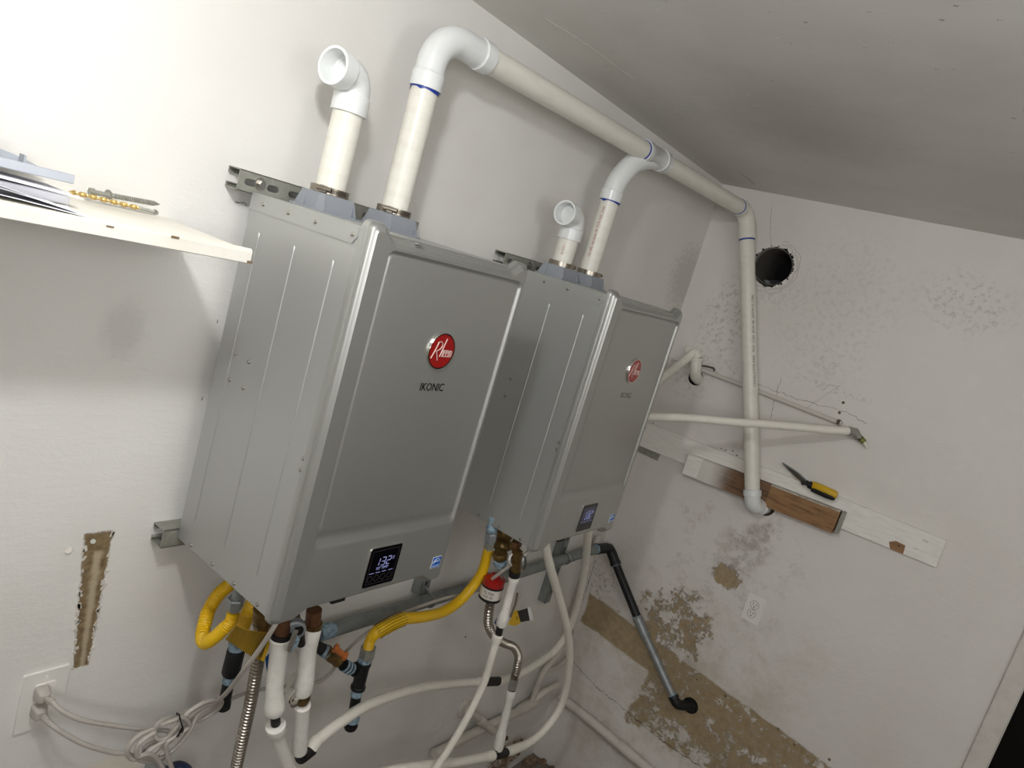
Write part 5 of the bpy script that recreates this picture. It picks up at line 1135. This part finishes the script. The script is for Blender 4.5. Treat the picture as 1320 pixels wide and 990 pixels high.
# long white ledger board, block of bare lumber, packing
lb = thing('ledger_board', 'long white painted board fixed level across the back wall', 'board', (XB, -0.65, 0.18))
z1_, z2_ = 0.130, 0.2315
out_ = [(-0.005, 0.100), (-0.905, 0.1195), (-1.266, 0.1275), (-1.263, 0.2325), (-0.93, 0.2325), (-0.905, 0.2350), (-0.005, 0.212)]
MB().poly([out_], (XB, 0, 0), (0, 1, 0), (0, 0, 1), (-1, 0, 0), 0.019).build('board', M_wwood, lb, bevel=0.0012)
MB().poly([[(-1.110, 0.1235), (-1.155, 0.1245), (-1.152, 0.158), (-1.118, 0.160), (-1.098, 0.146)]], (XB-0.0192, 0, 0), (0, 1, 0), (0, 0, 1), (-1, 0, 0), 0.0010).build('bare_notch', M_wood, lb, smooth=False)
hole_dot((XB-0.0205, -1.133, 0.146), 0.003, 0, lb)
for p, s_ in (((XB-0.0192, -1.205, 0.202), (0.0006, 0.018, 0.006)), ((XB-0.0192, -1.185, 0.162), (0.0006, 0.016, 0.004))): MB().box(p, s_).build('paint_scab', M_wo, lb, smooth=False)
cyl((XB-0.0185, (2.1900, -0.0221, 0.1696)[1], 0.186), (XB-0.0205, (2.1900, -0.0221, 0.1696)[1], 0.186), 0.006, 'knot_hole', M_dark, lb)
BX = XB-0.019
b3 = thing('lumber_block', 'thick lumber block on the ledger board, white painted left, bare brown right', 'block', (BX, -0.6, 0.13))
ya = (2.1700, -0.2715, 0.1073)[1]; TH = 0.038
MB().poly([[(ya, 0.070), (-0.34, 0.0735), (-0.34, 0.166), (ya, 0.162)]], (BX, 0, 0), (0, 1, 0), (0, 0, 1), (-1, 0, 0), TH).build('painted_end', M_wwood, b3, bevel=0.002)
k = NT('sooty_lumber'); k.pos(); x_, y_, z_ = k.xyz
nn = k.noise(18, 5, 0.7); wd = k.mix(k.ramp(k.noise(8, 5, 0.7, stretch=(6, 1, 9)), 0.42, 0.72), lin((122, 92, 66)), lin((70, 50, 36)))
k.link(k.mix(k.ramp(k.math('ADD', y_, k.math('MULTIPLY', nn, 0.05)), 0.135, 0.245), wd, lin((216, 212, 203))), k.b.inputs['Base Color']); k.b.inputs['Roughness'].default_value = 0.7
MB().poly([[(-0.34, 0.0735), (-0.64, 0.0855), (-0.64, 0.1785), (-0.34, 0.166)]], (BX, 0, 0), (0, 1, 0), (0, 0, 1), (-1, 0, 0), TH-0.0003).build('sooty_middle', k.m, b3, smooth=False)
MB().poly([[(-0.64, 0.0855), (-0.912, 0.0960), (-0.912, 0.1880), (-0.64, 0.1785)]], (BX, 0, 0), (0, 1, 0), (0, 0, 1), (-1, 0, 0), TH-0.0006).build('bare_end', M_wood, b3, bevel=0.0015)
MB().poly([[(-0.64, 0.1750), (-0.912, 0.1845), (-0.912, 0.1895), (-0.64, 0.1800)]], (BX, 0, 0), (0, 1, 0), (0, 0, 1), (-1, 0, 0), TH-0.0002).build('painted_edge', mat('flaking_paint', (190, 184, 172), 0.6, 0, 0.8, 45, var_col=(120, 104, 84), bump=0.6), b3)
MB().bb((BX-0.036, -0.930, 0.098), (BX, -0.918, 0.190)).build('end_bracket', M_zinc, b3, bevel=0.001)
MB().lathe((BX-TH, -0.845, 0.144), (-1, 0, 0), [(0, 0.006), (0.0008, 0.006)], 12).build('wood_knot', M_chip, b3)
mp = thing('metal_plate', 'small slotted metal plate under the left end of ledger board', 'bracket', (XB, -0.07, 0.08))
MB().poly([[(-0.018, 0.100), (-0.018, 0.068), (-0.125, 0.066), (-0.128, 0.100)]], (XB, 0, 0), (0, 1, 0), (0, 0, 1), (-1, 0, 0), 0.004).build('plate', M_zinc, mp)
hole_dot((XB-0.0042, -0.10, 0.086), 0.004, 0, mp, 'bolt_hole', M_screw)

# drywall saw with yellow handle resting on the block
ts = thing('utility_knife', 'yellow and black handled hand tool with dark blade on the block', 'tool', (2.15, -0.83, 0.20))
ta, tb = V((2.1650, -0.7803, 0.2373)), V((2.1500, -0.8825, 0.2386)); dx_ = (tb-ta).normalized(); u_, w_, _ = frame(dx_); Lh = (tb-ta).length
def oval(t, a, b, dz=0.0): return [ta+dx_*t+V((1, 0, 0))*(a*math.cos(6.28318*i/16))+V((0, 0, 1))*(b*math.sin(6.28318*i/16)+dz) for i in range(16)]
MB().rings([oval(0, .010, .014, .004), oval(.008, .013, .017, .004), oval(Lh*.5, .015, .018, .003), oval(Lh-.01, .014, .017, .003), oval(Lh, .009, .011, .003)]).build('yellow_handle', M_tool, ts)
MB().rings([oval(0.006, .010, .012, -.010), oval(.02, .0150, .0125, -.010), oval(Lh*.6, .0165, .014, -.010), oval(Lh-.012, .0152, .0125, -.010), oval(Lh-.004, .008, .008, -.010)]).build('black_grip', M_black, ts)
MB().cyl(ta-dx_*0.010, ta+dx_*0.006, 0.0150, 14).build('handle_collar', M_black, ts)
ba, bm_, bb_ = V((2.1700, -0.7740, 0.2340)), V((2.1750, -0.7154, 0.2548)), V((2.1850, -0.6448, 0.2748))
MB().sheet([[ba+V((0, 0.0, 0.006)), ba+V((0, 0, -0.010))], [bm_+V((0, 0, 0.010)), bm_+V((0, 0.004, -0.012))], [bb_+V((0, 0, 0.003)), bb_+V((0, 0, -0.003))]], 0.002).build('saw_blade', M_blade, ts)
MB().tube([ba+V((-.002, 0, .006)), bm_+V((-.002, 0, .008)), bb_+V((-.002, 0, .001))], 0.003, 6).build('blade_spine', M_galv, ts)
MB().box(mid(ba, bm_, .35)+V((-0.003, 0, -0.004)), (0.008, 0.030, 0.016), Matrix.Rotation(math.radians(-30), 3, 'X')).build('black_clasp', M_black, ts, bevel=0.002)

# PVC port with small elbow, conduit and white drain tube
pt = thing('pipe_port', 'white elbow port in the back wall behind the farther heater', 'pipe', (XB, -0.165, 0.5))
P = arcpath((2.1650, -0.1616, 0.5656), (2.1650, -0.1801, 0.4933), V((2.2112, -0.1795, 0.4731))+V((0.02, 0, 0)), 0.024, 12)
MB().sweep(P, [(0, 0.0255), (0.012, 0.026), (0.014, 0.0245)]+[(0.016+(P.L-0.018)*i/10, 0.0245) for i in range(11)], 26).build('elbow_fitting', M_pvcpipe, pt)
c = V((2.2112, -0.1692, 0.4805)); MB().lathe((XB-0.0008, c.y, c.z), (1, 0, 0), [(0, 0.034), (0.002, 0.034)], 26).build('wall_hole', M_dark, pt)
dt2 = thing('drain_tube', 'white tube rising from behind farther heater into the wall port', 'pipe', (2.0000, -0.1119, 0.4603))
MB().tube([(1.8600, -0.1264, 0.4032), (1.9500, -0.1269, 0.4533), (2.0700, -0.1255, 0.5098), (2.1400, -0.1335, 0.5586), (2.1650, -0.1446, 0.5922), (2.1670, -0.1675, 0.5676)], 0.0172, 18, 0.01).build('tube_section', M_pex, dt2)
MB().lathe((2.1900, -0.1166, 0.5885), (-1, 0, 0), [(0, 0.021), (0.02, 0.0205), (0.026, 0.018)], 20).build('tube_collar', M_pvcpipe, dt2)
cd = thing('thin_conduit', 'thin white painted conduit slanting along back wall behind the exhaust pipe', 'conduit', (2.1900, -0.1937, 0.5204))
MB().tube([(2.1920, -0.1840, 0.5244), (2.1920, -0.3562, 0.5193), (2.1920, -0.5280, 0.5147), (2.1920, -0.7972, 0.5055)], 0.0095, 12, 0.03).build('conduit_body', M_wo, cd)
MB().tube([(2.1900, -0.1690, 0.5372), (2.1900, -0.2034, 0.5450), (2.1940, -0.2415, 0.5472), (2.2050, -0.2377, 0.5358)], 0.0035, 8).build('wire_clip', M_blade, cd)
MB().box((2.1880, -0.7854, 0.5075), (0.020, 0.011, 0.020)).build('conduit_strap', M_blade, cd, bevel=0.001)
hz_ = thing('white_drain_line', 'white tube crossing in front of exhaust pipe to a grey elbow on back wall', 'pipe', (1.5800, -0.2856, 0.3481))
P = Path([(1.4500, -0.2140, 0.3284), (1.5800, -0.2942, 0.3514), (1.7200, -0.3877, 0.3790), (1.8300, -0.4938, 0.4038), (1.9500, -0.6266, 0.4384), (2.0800, -0.7604, 0.4698), (2.1550, -0.8443, 0.4925)])
MB().sweep(P, [(P.L*i/40, 0.0142+(0.0015*i/40)) for i in range(41)], 18).build('tube_section', M_pex, hz_)
P = arcpath((2.1450, -0.8383, 0.4905), (2.1650, -0.8589, 0.4948), (2.1700, -0.8761, 0.4760), 0.012, 8)
MB().sweep(P, [(0, 0.0185), (P.L*.5, 0.0175), (P.L, 0.0145)], 16).build('grey_elbow', M_zinc, hz_)
cyl((2.1700, -0.8671, 0.4851), (2.1720, -0.8843, 0.4760), 0.0115, 'black_collar', M_iron, hz_)
cyl((2.1720, -0.8809, 0.4778), (2.1750, -0.8979, 0.4685), 0.0108, 'olive_stub', mat('olive_stub', (120, 122, 50), 0.5), hz_, 12)
cyl((2.1750, -0.8944, 0.4703), (2.1900, -0.9136, 0.4487), 0.008, 'white_tip', M_pex, hz_, 10, 0.004)
sf = thing('wall_frame', 'white plastic frame corner on the wall beside the drain tube port', 'frame', (2.2000, -0.0480, 0.5198))
MB().tube([(2.2000, -0.0293, 0.4509), (2.2000, -0.0338, 0.5263), (2.2000, -0.0979, 0.5325)], 0.006, 6, smooth=False).build('frame_edge', M_wwood, sf)
